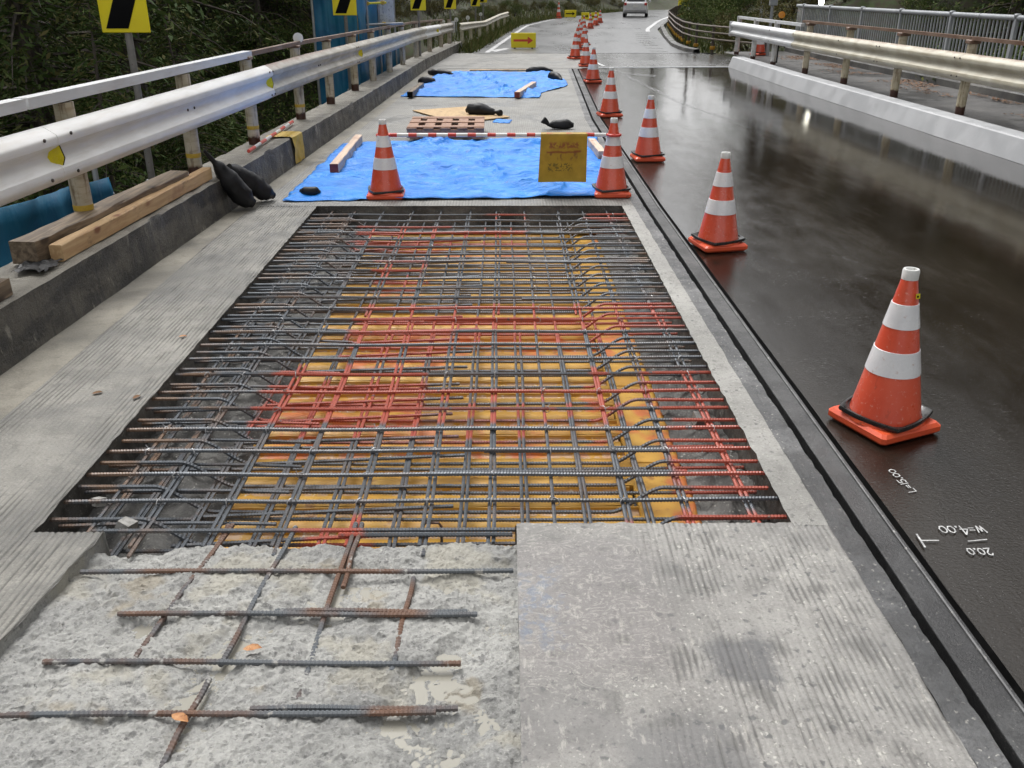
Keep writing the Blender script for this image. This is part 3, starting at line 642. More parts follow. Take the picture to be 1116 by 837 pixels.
# small chair spacer and tie wires
MB().tube([(-.325 + .0, 2.93 - 5.4, zt(-.2)), (-.325, 2.93 - 5.4, zt(-.115)), (-.315, 2.93 - 5.4, zt(-.1)), (-.265, 2.93 - 5.4, zt(-.1)), (-.255, 2.93 - 5.4, zt(-.115)), (-.255, 2.93 - 5.4, zt(-.2))], .006, 6).build('bar_chair', M['rustbar'], mat_)
mb = MB()
for i, y in enumerate(YS[1:]):
    for j, (x, d) in enumerate(TOPX):
        if random.random() < .62:
            a = random.uniform(0, 3.14); c = Vector((x + .008, y - 5.4, zt(-.05))); pts = []
            for q in range(9):
                th_ = q/8*5.6; pts.append(c + Vector((math.cos(a)*.019*math.cos(th_), math.sin(a)*.019*math.cos(th_), .017*math.sin(th_))))
            pts.append(c + Vector((random.uniform(-.03, .03), random.uniform(-.03, .03), .022))); mb.tube(pts, .002, 4)
o = mb.build('tie_wires', M['wire'], mat_); o['kind'] = 'stuff'

# bars exposed in the chipped zone (half bedded in old concrete)
def ebar(x0, y0, x1, y1, z, label, r=.0088, z1=None, m='rustbar'):
    L = math.hypot(x1 - x0, y1 - y0); z1 = z if z1 is None else z1
    o = ribbed(lambda s: (x0 + (x1 - x0)*s + .003*math.sin(s*9), y0 + (y1 - y0)*s + .004*math.sin(s*6), z + (z1 - z)*s), L, r, 7).build('exposed_bar', M[m], None, True)
    tag(o, label, 'rebar', 'bars bedded in the chipped concrete')
ebar(-1.47, 2.55, .02, 2.55, -.036, 'ribbed bar across the chipped concrete, first one outside the pit')
ebar(-1.25, 2.321, -.097, 2.313, -.034, 'rusty ribbed bar across the chipped concrete, second one from the pit')
ebar(-.75, 2.337, -.13, 2.332, -.038, 'short rusty bar lapped against the second bar in the chipped concrete')
ebar(-1.39, 2.107, -.14, 2.093, -.041, 'grey ribbed bar across the chipped concrete, third one from the pit')
ebar(-1.5, 1.89, -.2, 1.897, -.04, 'long grey ribbed bar across the chipped concrete, fourth one from the pit')
ebar(-.72, 1.913, -.14, 1.913, -.042, 'short grey bar lapped against the fourth bar in the chipped concrete')
ebar(-1.5, 1.68, -.1, 1.685, -.043, 'bar barely showing in the chipped concrete, farthest one from the pit')
ebar(-1.03, 2.85, -1.14, 2.1, -.04, 'lengthwise bar running out of the pit under the crossbars, nearest the guardrail', z1=-.058)
ebar(-1.048, 2.85, -1.06, 2.5, -.042, 'short lengthwise bar lapped beside the one nearest the guardrail', z1=-.06)
ebar(-.79, 2.83, -.86, 2.1, -.038, 'lengthwise rusty bar running out of the pit beside a fallen leaf', z1=-.05)
ebar(-.87, 2.03, -.91, 1.68, -.04, 'short lengthwise bar surfacing beside the leaf at the dark hole', z1=-.055)
ebar(-.568, 2.85, -.6, 1.96, -.036, 'lengthwise rusty bar running out of the pit with a red painted end', z1=-.056)
ebar(-.545, 2.85, -.555, 2.47, -.036, 'short lengthwise bar with cut rusty end and red painted tip', z1=-.045)
ebar(-.32, 2.52, -.345, 2.07, -.043, 'faint lengthwise bar surfacing beside the sawn slab', z1=-.05)
# fallen leaves, chips
def leaf(p, s, rz, label, m='leaf_orange'):
    pts = [(-.5, 0), (-.3, .2), (0, .28), (.3, .2), (.55, 0), (.3, -.2), (0, -.28), (-.3, -.2)]
    mbx = MB(); P = [(x*s, y*s, .10*s*abs(y)/.28 + .05*s*math.sin(x*6)) for x, y in pts] + [(0, 0, 0)]
    mbx.add(P, [(i, (i+1) % 8, 8) for i in range(8)]); o = mbx.build('fallen_leaf', M[m], None, True, p, (0, .1, rz)); tag(o, label, 'leaf', 'fallen leaves on the concrete')
leaf((-.775, 2.15, -.03), .055, .2, 'orange fallen leaf beside the third crossbar in the chipped concrete')
leaf((-.9, 1.867, -.028), .055, -.4, 'orange fallen leaf beside the fourth crossbar, next to a dark hole')
leaf((-1.99, 3.95, .006), .05, .5, 'small dark brown leaf on the wet grooved concrete, nearest the gutter', 'litter')
leaf((-1.78, 3.9, .006), .05, 1.2, 'small dark brown leaf on grooved concrete beside the pit edge', 'litter')
leaf((-1.83, 4.72, .006), .045, .2, 'small orange leaf on the concrete between gutter and pit')
def chunk(p, s, label):
    P = [(x*s*random.uniform(.8, 1.1), y*s*random.uniform(.7, 1), z*s*.7) for z in (-.5, .5) for x, y in ((-.6, -.5), (.6, -.45), (.5, .5), (-.5, .55))]
    o = MB().add(P, [(3, 2, 1, 0), (4, 5, 6, 7), (0, 1, 5, 4), (1, 2, 6, 5), (2, 3, 7, 6), (3, 0, 4, 7)]).build('concrete_chunk', M['stonechip'], None, False, p, (.3, .2, random.uniform(0, 3))); tag(o, label, 'rubble')
chunk((-1.43, 2.85, -.045), .06, 'pale concrete chunk wedged under bars at the pit corner by the chipped area')
chunk((-1.62, 3.05, -.06), .045, 'small pale concrete chip under the bar ends along the grooved lane')
chunk((.96, 3.95, -.15), .07, 'grey concrete lump lying in the pit under the red bar ends')

# ================================================================== CHALK WRITING
GL = {'w': [[(0, .6), (.15, 0), (.3, .5), (.45, 0), (.6, .6)]], '=': [[(0, .38), (.35, .38)], [(0, .18), (.35, .18)]], '4': [[(.4, 0), (.38, .8), (0, .3), (.55, .3)]],
      '.': [[(0, 0), (.06, .12), (.1, .02), (.0, .02)]], '0': [[(.25, .62), (.05, .5), (0, .25), (.12, .03), (.35, .03), (.5, .28), (.42, .55), (.25, .62)]], '2': [[(0, .5), (.15, .68), (.38, .62), (.4, .42), (0, 0), (.48, .02)]],
      'L': [[(0, .8), (0, 0), (.42, 0)]], '1': [[(.1, .75), (.1, 0)]], '5': [[(.42, .75), (.08, .75), (.04, .42), (.3, .45), (.42, .22), (.25, 0), (0, .06)]], '-': [[(0, 0), (1, 0)]]}
AD = {'w': .75, '=': .5, '4': .65, '.': .28, '0': .6, '2': .6, 'L': .55, '1': .25, '5': .55}
def stroke(m, pts, wd, z):
    for a, b in zip(pts, pts[1:]):
        d = (b - a); n = Vector((-d.y, d.x)).normalized()*wd/2; e = d.normalized()*wd*.35
        P = [a - e - n, b + e - n, b + e + n, a - e + n]; m.add([(p.x, p.y, z) for p in P], [(0, 1, 2, 3)]); z += .00012
def chalk(name, text, org, du, dv, wd, label):
    m = MB(); x = 0; du = Vector(du); dv = Vector(dv); org = Vector(org)
    for ch in text:
        for st_ in GL[ch]: stroke(m, [org + du*(x + p[0]) + dv*p[1] for p in st_], wd, .0062)
        x += AD[ch]
    tag(m.build(name, M['chalk']), label, 'writing')
def arw(p0, p1, n): return (p1 - p0)/n
chalk('chalk_writing', 'w=4.00', (1.735, 2.752), (-.05, .0), (0, -.07), .0048, 'white chalk writing w=4.00 on the wet asphalt')
GL['2'] = GL['2']
chalk('chalk_writing', '20.0', (1.69, 2.61), (-.042, 0), (0, -.06), .0048, 'white chalk number 20.0 on the wet asphalt')
m = MB(); stroke(m, [Vector((1.64, 2.655)), Vector((1.71, 2.665))], .005, .0062); tag(m.build('chalk_mark', M['chalk']), 'short white chalk dash between the two chalk lines of writing', 'writing')
m = MB(); stroke(m, [Vector((1.475, 2.70)), Vector((1.47, 2.62))], .007, .0062); stroke(m, [Vector((1.475, 2.66)), Vector((1.535, 2.66))], .006, .0065); tag(m.build('chalk_mark', M['chalk']), 'white chalk T-shaped mark at the asphalt edge', 'writing')
chalk('chalk_writing', 'L=15.00', (1.60, 3.0), (-.006, .054), (-.042, -.012), .0045, 'white chalk writing L=15.00 running along the asphalt edge by the cone')

# ================================================================== CONES
def cone_body(z0, z1, r0, r1, n=28, ins=0): return [(r0 + (r1 - r0)*k/4 + ins, z0 + (z1 - z0)*k/4) for k in range(5)]
def make_cone():
    t = thing('traffic_cone', 'x', 'cone', group='traffic cones along the work zone')
    H = lambda z: .156 - .124*(z - .045)/.62
    b = MB(); b.box((0, 0, .0255), (.345, .345, .05), bev=.014); b.lathe([(.172, .048), (.168, .06), (.158, .064)], 28); b.build('base', M['conebase'], t)
    body = MB(); body.lathe([(H(.05), .05), (H(.2), .2), (H(.35), .35), (H(.5), .5), (.032, .665)], 32).build('body', M['orange'], t, True)
    bd = MB(); bd.lathe([(H(.262), .262), (H(.262) + .003, .263), (H(.366) + .003, .365), (H(.366), .366)], 32).build('band', M['band'], t, True)
    bd = MB(); bd.lathe([(H(.462), .462), (H(.462) + .003, .463), (H(.562) + .003, .561), (H(.562), .562)], 32).build('band', M['band'], t, True)
    MB().lathe([(.034, .66), (.0345, .695), (.031, .702), (.024, .702), (.022, .69), (0, .69)], 24).build('cap', M['whitecap'], t, True)
    ring = MB(); n = 40; P = []; F = []
    for k in range(n):
        a = 2*math.pi*k/n; c, s = math.cos(a), math.sin(a)
        ro = .166/(max(abs(c), abs(s))**.6); ri = H(.08) + .004
        for r, z in ((ri, .066), (ro*.98, .064), (ro, .074), (ro*.98, .084), (ro*.92, .084), (ri + .008, .074), (ri, .072)): P.append((r*c, r*s, z))
    for k in range(n):
        for j in range(7): F.append((k*7 + j, k*7 + (j+1) % 7, ((k+1) % n)*7 + (j+1) % 7, ((k+1) % n)*7 + j))
    ring.add(P, F).build('rubber_weight', M['rubber'], t, True, (0, 0, 0), (R(2), R(-1.5), R(14)))
    return t
cone0 = make_cone()
def g2(u, v, z=0):   # not used for layout from the lens, only a list of measured ground points
    return None
CONES = [(1.692, 3.58, 24, 'orange and white traffic cone on the wet asphalt beside the chalk writing'),
 (1.608, 6.62, 12, 'orange and white traffic cone on wet asphalt, between the chalk-marked cone and the flag bar'),
 (1.627, 10.4, 4, 'orange and white traffic cone on wet asphalt behind the cone holding the mustard flag bar'),
 (1.0, 8.5, 1, 'orange and white traffic cone at the tarp corner under the flag end of the bar'),
 (-1.133, 8.44, 2, 'orange and white traffic cone on the blue tarp under the flagless bar end'),
 (1.60, 14.24, 8, 'orange and white traffic cone by the slot opposite the plywood sheet'),
 (1.83, 19.7, 5, 'orange and white traffic cone by the slot opposite the rear blue tarp'),
 (2.02, 23.9, 0, 'traffic cone at the expansion joint where the bridge ends'),
 (1.95, 26.6, 30, 'traffic cone on the approach slab past the expansion joint'),
 (2.3, 30.6, 12, 'traffic cone just beyond the approach slab, level with the arrow board')]
FAR = [(2.75, 33.3), (2.85, 36.2), (3.05, 39.4), (3.55, 43.5), (4.2, 47.6), (4.85, 51.8), (5.5, 56.0)]
_t = random.Random(5)
for i, (x, y, a, lb) in enumerate(CONES):
    o = cone0 if i == 0 else copy_tree(cone0)
    o.location = (x, y, .006 if x > 1.3 or y > 9 else .004); o.rotation_euler = (0, 0, R(a)); o['label'] = lb; o.scale = (1, 1, _t.uniform(.985, 1.01))
for x, y in FAR:
    o = copy_tree(cone0); o.location = (x, y, .006); o.rotation_euler.z = random.uniform(0, 1); o['label'] = 'small distant traffic cone in the curved row up the far road'
o = copy_tree(cone0); o.location = (3.55, 64.5, .006); o['label'] = 'lone traffic cone on the grassy edge of the far road'; o.scale = (1, 1, 1.5)
o = copy_tree(cone0); o.location = (6.56, 24.5, .235); o['label'] = 'traffic cone on the sidewalk behind the white guardrail end'
cone0.scale = (1, 1, 1.035)
MB().box((.006, -.053, .60), (.02, .004, .02), rx=-.18).build('sticker', M['yref'], cone0); 
MB().box((.002, -.0555, .60), (.008, .004, .008), rx=-.18).build('sticker', M['signblack'], cone0)
# striped bar and mustard flag
t = thing('cone_bar', 'red and white striped bar resting across two cones', 'bar', (-.065, 8.47, .565), group=None)
x0, x1 = -1.02, .99; nseg = 11
for i in range(nseg):
    a = x0 + (x1 - x0)*i/nseg; b = x0 + (x1 - x0)*(i + (.45 if True else 1))/nseg
    MB().tube([(a, 0, .0 + .003*i/nseg), (a + (x1 - x0)/nseg*.42, 0, 0)], .0185, 10).build('red_segment', M['red'], t, True)
    MB().tube([(a + (x1 - x0)/nseg*.42, 0, 0), (a + (x1 - x0)/nseg, 0, 0)], .0178, 10).build('white_segment', M['white'], t, True)
for x in (-1.068, 1.065):
    MB().tube([(x + .06*math.cos(2*math.pi*k/20), (0 if x > 0 else 0) + .06*math.sin(2*math.pi*k/20), 0) for k in range(21)], .013, 8).build('end_ring', M['red'], t, True)
def flagfn(u, v):
    x = .325 + .43*u + .012*v*(.5 - u)*2*-1 - .012*v
    if v < .06: a = v/.06*math.pi; return (x, 8.47 + .022*math.cos(a), .565 + .024*math.sin(a))
    w_ = (v - .06)/.94; return (x, 8.447 - .012*math.sin(u*5 + w_*2)*w_, .565 - .43*w_ + .012*(u - .5)*w_*0)
o = MB().grid(flagfn, 18, 40).build('warning_flag', M['olive'], None, True); tag(o, 'mustard yellow cloth sign with worn writing hanging from the striped bar', 'flag')

# ================================================================== TARPS AND THINGS ON THEM
def tarp(name, A, B, Cc, D, label, edge=None, nu=110, nv=90, amp=1.6):
    A, B, Cc, D = map(Vector, (A, B, Cc, D))
    def fn(u, v):
        p = (A*(1-u) + B*u)*(1-v) + (D*(1-u) + Cc*u)*v
        if edge: p.x = p.x*(1) if u < .5 else p.x + (edge(v))*((u - .5)*2)
        x, y = p.x, p.y
        p.x += .03*fb(v*9, u*2, 3, 3)*abs(u - .5)*2; p.y += .05*fb(u*9, v*2, 7, 3)*abs(v - .5)*2
        z = .012 + .03*abs(fb(x*1.6 + 2, y*2.6, 1, 4)) + .03*max(0, 1 - abs(fb(x*1.1 + y*.5, y*1.5, 5, 3))*5)*.7 + .05*max(0, fb(x*.9 + y*.7, y*.8, 5, 3))**1.5 + .035*max(0, 1 - abs(math.sin(x*1.3 + .35*y + fb(x, y)*1.2))*9)*.6
        e = min(u, 1-u, v, 1-v); z *= (.35 + .65*min(1, e*14))
        return (p.x, p.y, z*amp)
    o = MB().grid(fn, nu, nv).build(name, M['tarp'], None, True)
    sm_ = o.modifiers.new('Solidify', 'SOLIDIFY'); sm_.thickness = .0015
    return tag(o, label, 'tarp')
tarp('tarpaulin', (-2.07, 8.22), (1.13, 8.36), (1.19, 12.1), (-2.07, 11.6), 'wrinkled bright blue tarpaulin under the striped bar and cones')
tarp('tarpaulin', (-1.93, 17.0), (.6, 16.75), (1.1, 22.3), (-1.55, 21.95), 'rear blue tarpaulin near the expansion joint with a loose flap', edge=lambda v: .45*sm(.12, .42, v)*(1 - sm(.45, 1, v)))
tarp('tarpaulin', (-.2, 13.55), (.05, 13.45), (.1, 13.85), (-.15, 13.95), 'small scrap of blue tarpaulin beside the plywood corner', nu=16, nv=16, amp=.4)
def timber(name, a, b, wd, ht, z, mat, label, cat='timber', endm=None, group=None, jag=.006, roll=0):
    a = Vector(a); b = Vector(b); L = (b - a).length; n = 14; c = (a + b)/2; rz = math.atan2(b.y - a.y, b.x - a.x) - math.pi/2
    t = thing(name, label, cat, (c.x, c.y, z), rz, group)
    P = []; F = []; bv = .006
    prof = [(-wd/2 + bv, 0), (wd/2 - bv, 0), (wd/2, bv), (wd/2, ht - bv), (wd/2 - bv, ht), (-wd/2 + bv, ht), (-wd/2, ht - bv), (-wd/2, bv)]
    for i in range(n):
        y = -L/2 + L*i/(n-1)
        for k, (x, zz) in enumerate(prof): P.append((x + jag*fb(y*4, k, 1, 3), y, max(0, zz + jag*fb(y*4, k + 9, 1, 3))))
    F = [(i*8 + k, i*8 + (k+1) % 8, i*8 + 8 + (k+1) % 8, i*8 + 8 + k) for i in range(n-1) for k in range(8)]
    MB().add(P, F + [tuple(range(7, -1, -1)), tuple((n-1)*8 + k for k in range(8))]).build('beam', M[mat], t)
    if endm: MB().box((0, -L/2 - .002, ht/2), (wd*.98, .008, ht*.96)).build('painted_end', M[endm], t)
    return t
timber('timber', (-2.685, 5.19), (-2.56, 7.72), .08, .1, .308, 'woodnew', 'fresh pale square timber with knots lying on the kerb')
timber('timber', (-2.84, 5.12), (-2.665, 7.35), .165, .135, .312, 'woodold', 'weathered dark brown timber lying on the kerb behind the fresh one', jag=.011)
timber('timber', (-2.80, 2.2), (-2.70, 4.55), .15, .1, .308, 'woodold', 'dark weathered timber end on the kerb before the stacked pair', jag=.016)
timber('wood_block', (-1.80, 9.44), (-1.85, 11.5), .09, .1, .03, 'woodpale', 'pale timber with dark red end on the blue tarp by the kerb', endm='endred', group='timbers weighing down the tarps')
timber('wood_block', (1.1, 10.35), (1.06, 11.3), .09, .09, .02, 'woodpale', 'pale timber on the blue tarp behind the flag by the slot', group='timbers weighing down the tarps')
timber('wood_block', (-1.72, 16.7), (-1.66, 18.4), .1, .1, .02, 'woodold', 'dark timber on the rear blue tarp at the kerb side', endm='signblack', group='timbers weighing down the tarps')
timber('wood_block', (.2, 16.65), (.56, 18.6), .1, .1, .02, 'woodpale', 'pale timber with dark red end lying askew on the rear blue tarp', endm='endred', group='timbers weighing down the tarps')
timber('plank', (-.85, 22.15), (.55, 22.2), .12, .04, .03, 'woodnew', 'flat pale plank along the back edge of the rear tarp')
def bag(path, rs, label, name='sandbag', n=14, flat=.7):
    m = MB(); path = [Vector(p) for p in path]
    # resample
    k = 22; idx = np.linspace(0, len(path)-1, k); pts = []; rr_ = []
    for s in idx:
        i = min(int(s), len(path)-2); f = s - i; pts.append(path[i]*(1-f) + path[i+1]*f); ff = f*f*(3-2*f); rr_.append(rs[i]*(1-ff) + rs[i+1]*ff)
    m.tube(pts, rr_, n)
    zmin = min(p.z for p in path)
    for i, v in enumerate(m.v):
        d = 1 + .16*fb(v[0]*16, v[1]*16, v[2]*16, 3); c = pts[min(i//n, k-1)]
        q = Vector(c) + (Vector(v) - Vector(c))*d; m.v[i] = (q.x, q.y, max(q.z, .006))
    return tag(m.build(name, M['bag'], None, True), label, 'sandbag', 'black sandbags')
bag([(-2.56, 7.72, .55), (-2.51, 7.77, .45), (-2.47, 7.80, .39), (-2.42, 7.84, .27), (-2.33, 7.9, .11), (-2.26, 7.95, .045)], [.012, .022, .055, .092, .095, .04], 'black sandbag with a twisted neck slumped upright against the kerb beside the timbers')
bag([(-2.47, 8.02, .34), (-2.42, 8.08, .29), (-2.33, 8.16, .19), (-2.23, 8.24, .09), (-2.16, 8.3, .04)], [.05, .08, .095, .085, .03], 'black sandbag slumped against the kerb behind the one with the twisted neck')
bag([(-.62, 14.38, .07), (-.55, 14.36, .09), (-.36, 14.32, .09), (-.2, 14.25, .07), (-.16, 14.22, .07), (-.08, 14.15, .06)], [.03, .09, .1, .05, .025, .055], 'black sandbag lying on the plywood sheet')
bag([(.52, 12.9, .13), (.6, 12.9, .06), (.68, 12.9, .06), (.86, 12.9, .06), (.95, 12.9, .05)], [.05, .025, .06, .07, .03], 'black sandbag with a flared tie lying behind the mustard flag')
bag([(-1.95, 8.47, .05), (-1.9, 8.45, .05), (-1.8, 8.45, .05), (-1.76, 8.45, .04)], [.02, .045, .045, .02], 'small black weight on the blue tarp corner near the kerb')
bag([(-1.75, 21.6, .05), (-1.6, 21.4, .06), (-1.3, 21.3, .05), (-1.2, 21.2, .04)], [.05, .09, .07, .03], 'long black sandbag on the rear tarp corner by the kerb')
bag([(-1.78, 19.4, .05), (-1.7, 19.3, .07), (-1.5, 19.3, .06), (-1.45, 19.3, .04)], [.05, .09, .07, .03], 'black sandbag beside the rear tarp against the kerb')
bag([(.5, 22.0, .05), (.6, 21.9, .06), (.85, 22.0, .07), (1.1, 22.1, .04)], [.05, .09, .08, .03], 'long black sandbag on the rear tarp corner by the cones')
bag([(.95, 20.4, .05), (1.0, 20.3, .08), (1.1, 20.1, .07), (1.18, 19.9, .04)], [.05, .1, .09, .03], 'round black sandbag on the rear tarp flap')
# plywood
mb = MB(); P = [(-1.5, 14.85), (-.72, 13.42), (.06, 14.05), (-.62, 15.35)]; mb.prism(P, .012); tag(mb.build('plywood_sheet', M['ply'], None, False, (0, 0, .012)), 'tan plywood sheet lying askew on the concrete lane', 'plywood')
# pallet
t = thing('pallet', 'brown slatted pallet standing on the blue tarp behind the striped bar', 'pallet', (-.78, 12.2, .045), R(1))
for y in (-.5, 0, .5): MB().box((0, y, .07), (.98, .08, .1), bev=.005).build('stringer', M['pallet'], t)
for x in (-.43, -.215, 0, .215, .43): MB().box((x, 0, .132), (.13, 1.1, .022), bev=.004).build('slat', M['pallet'], t)
for x in (-.4, 0, .4): MB().box((x, 0, .012), (.12, 1.1, .02), bev=.004).build('bottom_slat', M['pallet'], t)
for y in (-.44, 0, .44): MB().box((0, y, .147), (.98, .14, .01)).build('cross_slat', M['pallet'], t)
# red-white pole and yellow cloth on kerb
t = thing('striped_pole', 'faded red and white pole lying on the kerb behind the posts', 'pole', (-2.56, 9.05, .325), 0)
for i in range(9): MB().tube([(-.0 - .004*i, .24*i, 0), (-.004*(i+1), .24*(i+1), 0)], .018, 8).build('pole_segment', M['red'] if i % 2 == 0 else M['white'], t, True)
def cloth(u, v):
    s = v*.72; y = 10.1 + .42*u + .05*v; f = footL(y); zt_ = kz(y)*1.0 + .022
    top = .26
    if s < top: return (f - .3 + s, y, zt_ + .014*abs(fb(u*3, v*3)))
    w_ = s - top; return (f - .03 + .012 + .02*min(1, w_*6) + .012*fb(u*3, v*4, 1, 2), y - .12*w_, max(.01, zt_ - w_*.66))
tag(MB().grid(cloth, 16, 40).build('yellow_cloth', M['ytape'], None, True), 'crumpled yellow cloth draped over the kerb across the striped pole', 'cloth')
def rag(u, v): return (-2.83 + .2*u + .03*fb(v*3, u*2), 4.92 + .24*v + .04*fb(u*3, 2), .325 + .03*abs(fb(u*5, v*5, 3)))
tag(MB().grid(rag, 12, 12).build('black_rag', M['bag'], None, True), 'crumpled black plastic under the timber ends on the kerb', 'plastic')

# ================================================================== LEFT GUARDRAIL
BEAM = [(0, 0), (.022, .012), (.078, .05), (.085, .07), (.078, .105), (.03, .145), (.022, .175), (.03, .205), (.078, .245), (.085, .28), (.078, .30), (.022, .338), (0, .35)]
def beam_mesh(xf, y0, y1, z0, sgn, zf, n=None):
    m = MB(); prof = [(sgn*a, b) for a, b in BEAM] + [(sgn*(a - .006), b) for a, b in reversed(BEAM)]
    ysn = fr(n or max(2, int((y1 - y0)*3)), y0, y1); P = []; k = len(prof)
    for y in ysn:
        for dx, z in prof: P.append((xf(y) + dx, y, (z0 + z)*zf(y)))
    m.add(P, [(j*k+i, j*k+k+i, j*k+k+(i+1) % k, j*k+(i+1) % k) for j in range(len(ysn)-1) for i in range(k)] + [tuple(range(k)), tuple((len(ysn)-1)*k + i for i in range(k-1, -1, -1))])
    return m
zfL = lerp([(-4, 1.0), (12, 1.0), (23, .9), (31, .78)])
G = thing('guardrail', 'white and rust-streaked steel guardrail with top rail along the kerb beside the blue sheets', 'guardrail', (-2.9, 0, 0)); OX = 2.9
bx = lambda y: footL(y) - .25 + OX
for a, b, mt, pr in ((1.2, 5.55, 'railwhite', .003), (5.5, 10.15, 'railwhite', .006), (10.1, 15.0, 'railgrey', 0), (14.95, 19.8, 'railgrey', .003), (19.75, 24.6, 'railgrey', 0), (24.55, 27.4, 'railwhite2', .003), (27.35, 30.6, 'railgrey', 0)):
    beam_mesh(lambda y: bx(y) + pr, a, b, .70, 1, zfL).build('rail_beam', M[mt], G, True)
for i, y in enumerate((3.9, 5.95, 8.0, 9.75, 11.75, 13.5, 15.4, 17.2, 19.2, 21.2, 23.6, 26.0, 28.4, 30.5)):
    z0 = kz(y)*.98; h = 1.14*zfL(y)
    p = MB().tube([(0, 0, 0), (0, 0, h - z0)], .062, 14).build('post', M['post'] if y < 16 else M['postfar'], G, True, (footL(y) - .32 + OX, y, z0))
    if y < 13: MB().lathe([(.0635, .16), (.0640, .162), (.0640, .195), (.0635, .197)], 14).build('tape_band', M['ytape'], p, True)
    if y > 9: MB().box((0, 0, h - z0 + .01), (.13, .13, .03), bev=.006).build('post_cap', M['railtop_rust'], p)
for a, b, mt in ((1.2, 5.44, 'railwhite2'), (5.47, 9.85, 'railwhite2'), (9.87, 17.1, 'railtop_rust'), (17.12, 29.0, 'railtop_rust')):
    m = MB(); ysn = fr(14, a, b); hw, z0, z1 = (.045, 1.15, 1.215) if mt == 'railwhite2' else (.03, 1.16, 1.205)
    prof = [(-hw, z0), (hw, z0), (hw, z1), (-hw, z1)]
    P = [(footL(y) - .32 + OX + dx, y, z*zfL(y)) for y in ysn for dx, z in prof]
    m.add(P, [(j*4+i, j*4+(i+1) % 4, j*4+4+(i+1) % 4, j*4+4+i) for j in range(13) for i in range(4)] + [(3, 2, 1, 0), (52, 53, 54, 55)]); m.build('top_rail', M[mt], G)
for y in (5.5, 10.1, 15.4, 26.8):
    x = bx(y) + .03; z = .872*zfL(y)
    m = MB(); hexa = [(1.3*a_, 1.3*b_) for a_, b_ in [(-.05, -.02), (-.035, -.055), (.03, -.055), (.05, -.01), (.035, .05), (-.03, .055)]]
    Mx = Matrix.Translation((x, y, z)) @ Matrix.Rotation(R(90), 4, 'Z') @ Matrix.Rotation(R(90), 4, 'X') @ Matrix.Rotation(R(-35), 4, 'Y')
    dl = m.prism(hexa, .02, Mx).build('delineator', M['yref'], G); MB().prism([(1.16*a_, 1.16*b_) for a_, b_ in hexa], .014, Mx).build('backing', M['signblack'], dl)
for yc in (5.5, 10.1, 15.0):
    for dy in (-.16, .16) if yc < 10 else (-.08, .04):
        for z in (.76, .99):
            MB().lathe([(.011, 0), (.011, .008), (0, .012)], 8).build('bolt', M['bolt'], G, False, (bx(yc + dy) + .088, yc + dy, z*zfL(yc)), (0, R(90), 0))
for yc in (7.75, 7.9, 12.5, 12.6): MB().lathe([(.011, 0), (.011, .008), (0, .012)], 8).build('bolt', M['bolt'], G, False, (bx(yc) + .03, yc, .875), (0, R(90), 0))
MB().box((footL(30.6) - .2 + OX, 30.62, .70), (.12, .03, .34)).build('end_plate', M['railwhite2'], G)
dk = thing('reflector', 'round white reflector disc on the rusty top rail', 'reflector', (footL(11.96) - .32, 11.96, 1.14))
MB().tube([(0, 0, 0), (0, 0, .06)], .012, 8).build('stem', M['darksteel'], dk); MB().lathe([(.062, -.008), (.062, .008), (0, .01)], 20).build('disc', M['white'], dk, False, (0, 0, .1), (R(80), 0, 0))
# far lower guardrail
G2 = thing('guardrail', 'weathered beige guardrail along the grassy bank beyond the bridge end', 'guardrail', (-1.6, 31, 0))
gx = lerp([(30.8, -1.5), (34, -1.25), (38, -.85), (46, -.3), (50, .1)]); gz = lerp([(30, .78), (38, .62), (46, .68), (52, .7)])
m = beam_mesh(lambda y: gx(y), 30.8, 50, .70, 1, lambda y: gz(y), 24)
m.v = [(x + 1.6, y - 31, z) for x, y, z in m.v]; m.build('rail_beam', M['railbeige'], G2, True)
for y in (32, 34.5, 37, 40, 43, 46, 49): MB().tube([(0, 0, -.4), (0, 0, .7*gz(y) + .2)], .055, 10).build('post', M['railbeige'], G2, True, (gx(y) - .06 + 1.6, y - 31, 0))
for i, (y, dx) in enumerate(((33.5, -.9), (36, -.8), (38.5, -.7), (44, -.7))):
    t = thing('roadside_reflector', 'white round roadside reflector on a thin post in the grassy bank', 'reflector', (gx(y) + dx, y, th(gx(y) + dx, y) - .05), group='reflectors in the grassy bank')
    h_ = 1.0 - t.location.z - .25
    MB().tube([(0, 0, 0), (0, 0, h_)], .02, 8).build('stem', M['galv'], t); MB().lathe([(.08, -.01), (.08, .01), (0, .012)], 16).build('disc', M['white'], t, False, (0, 0, h_), (R(85), 0, 0))

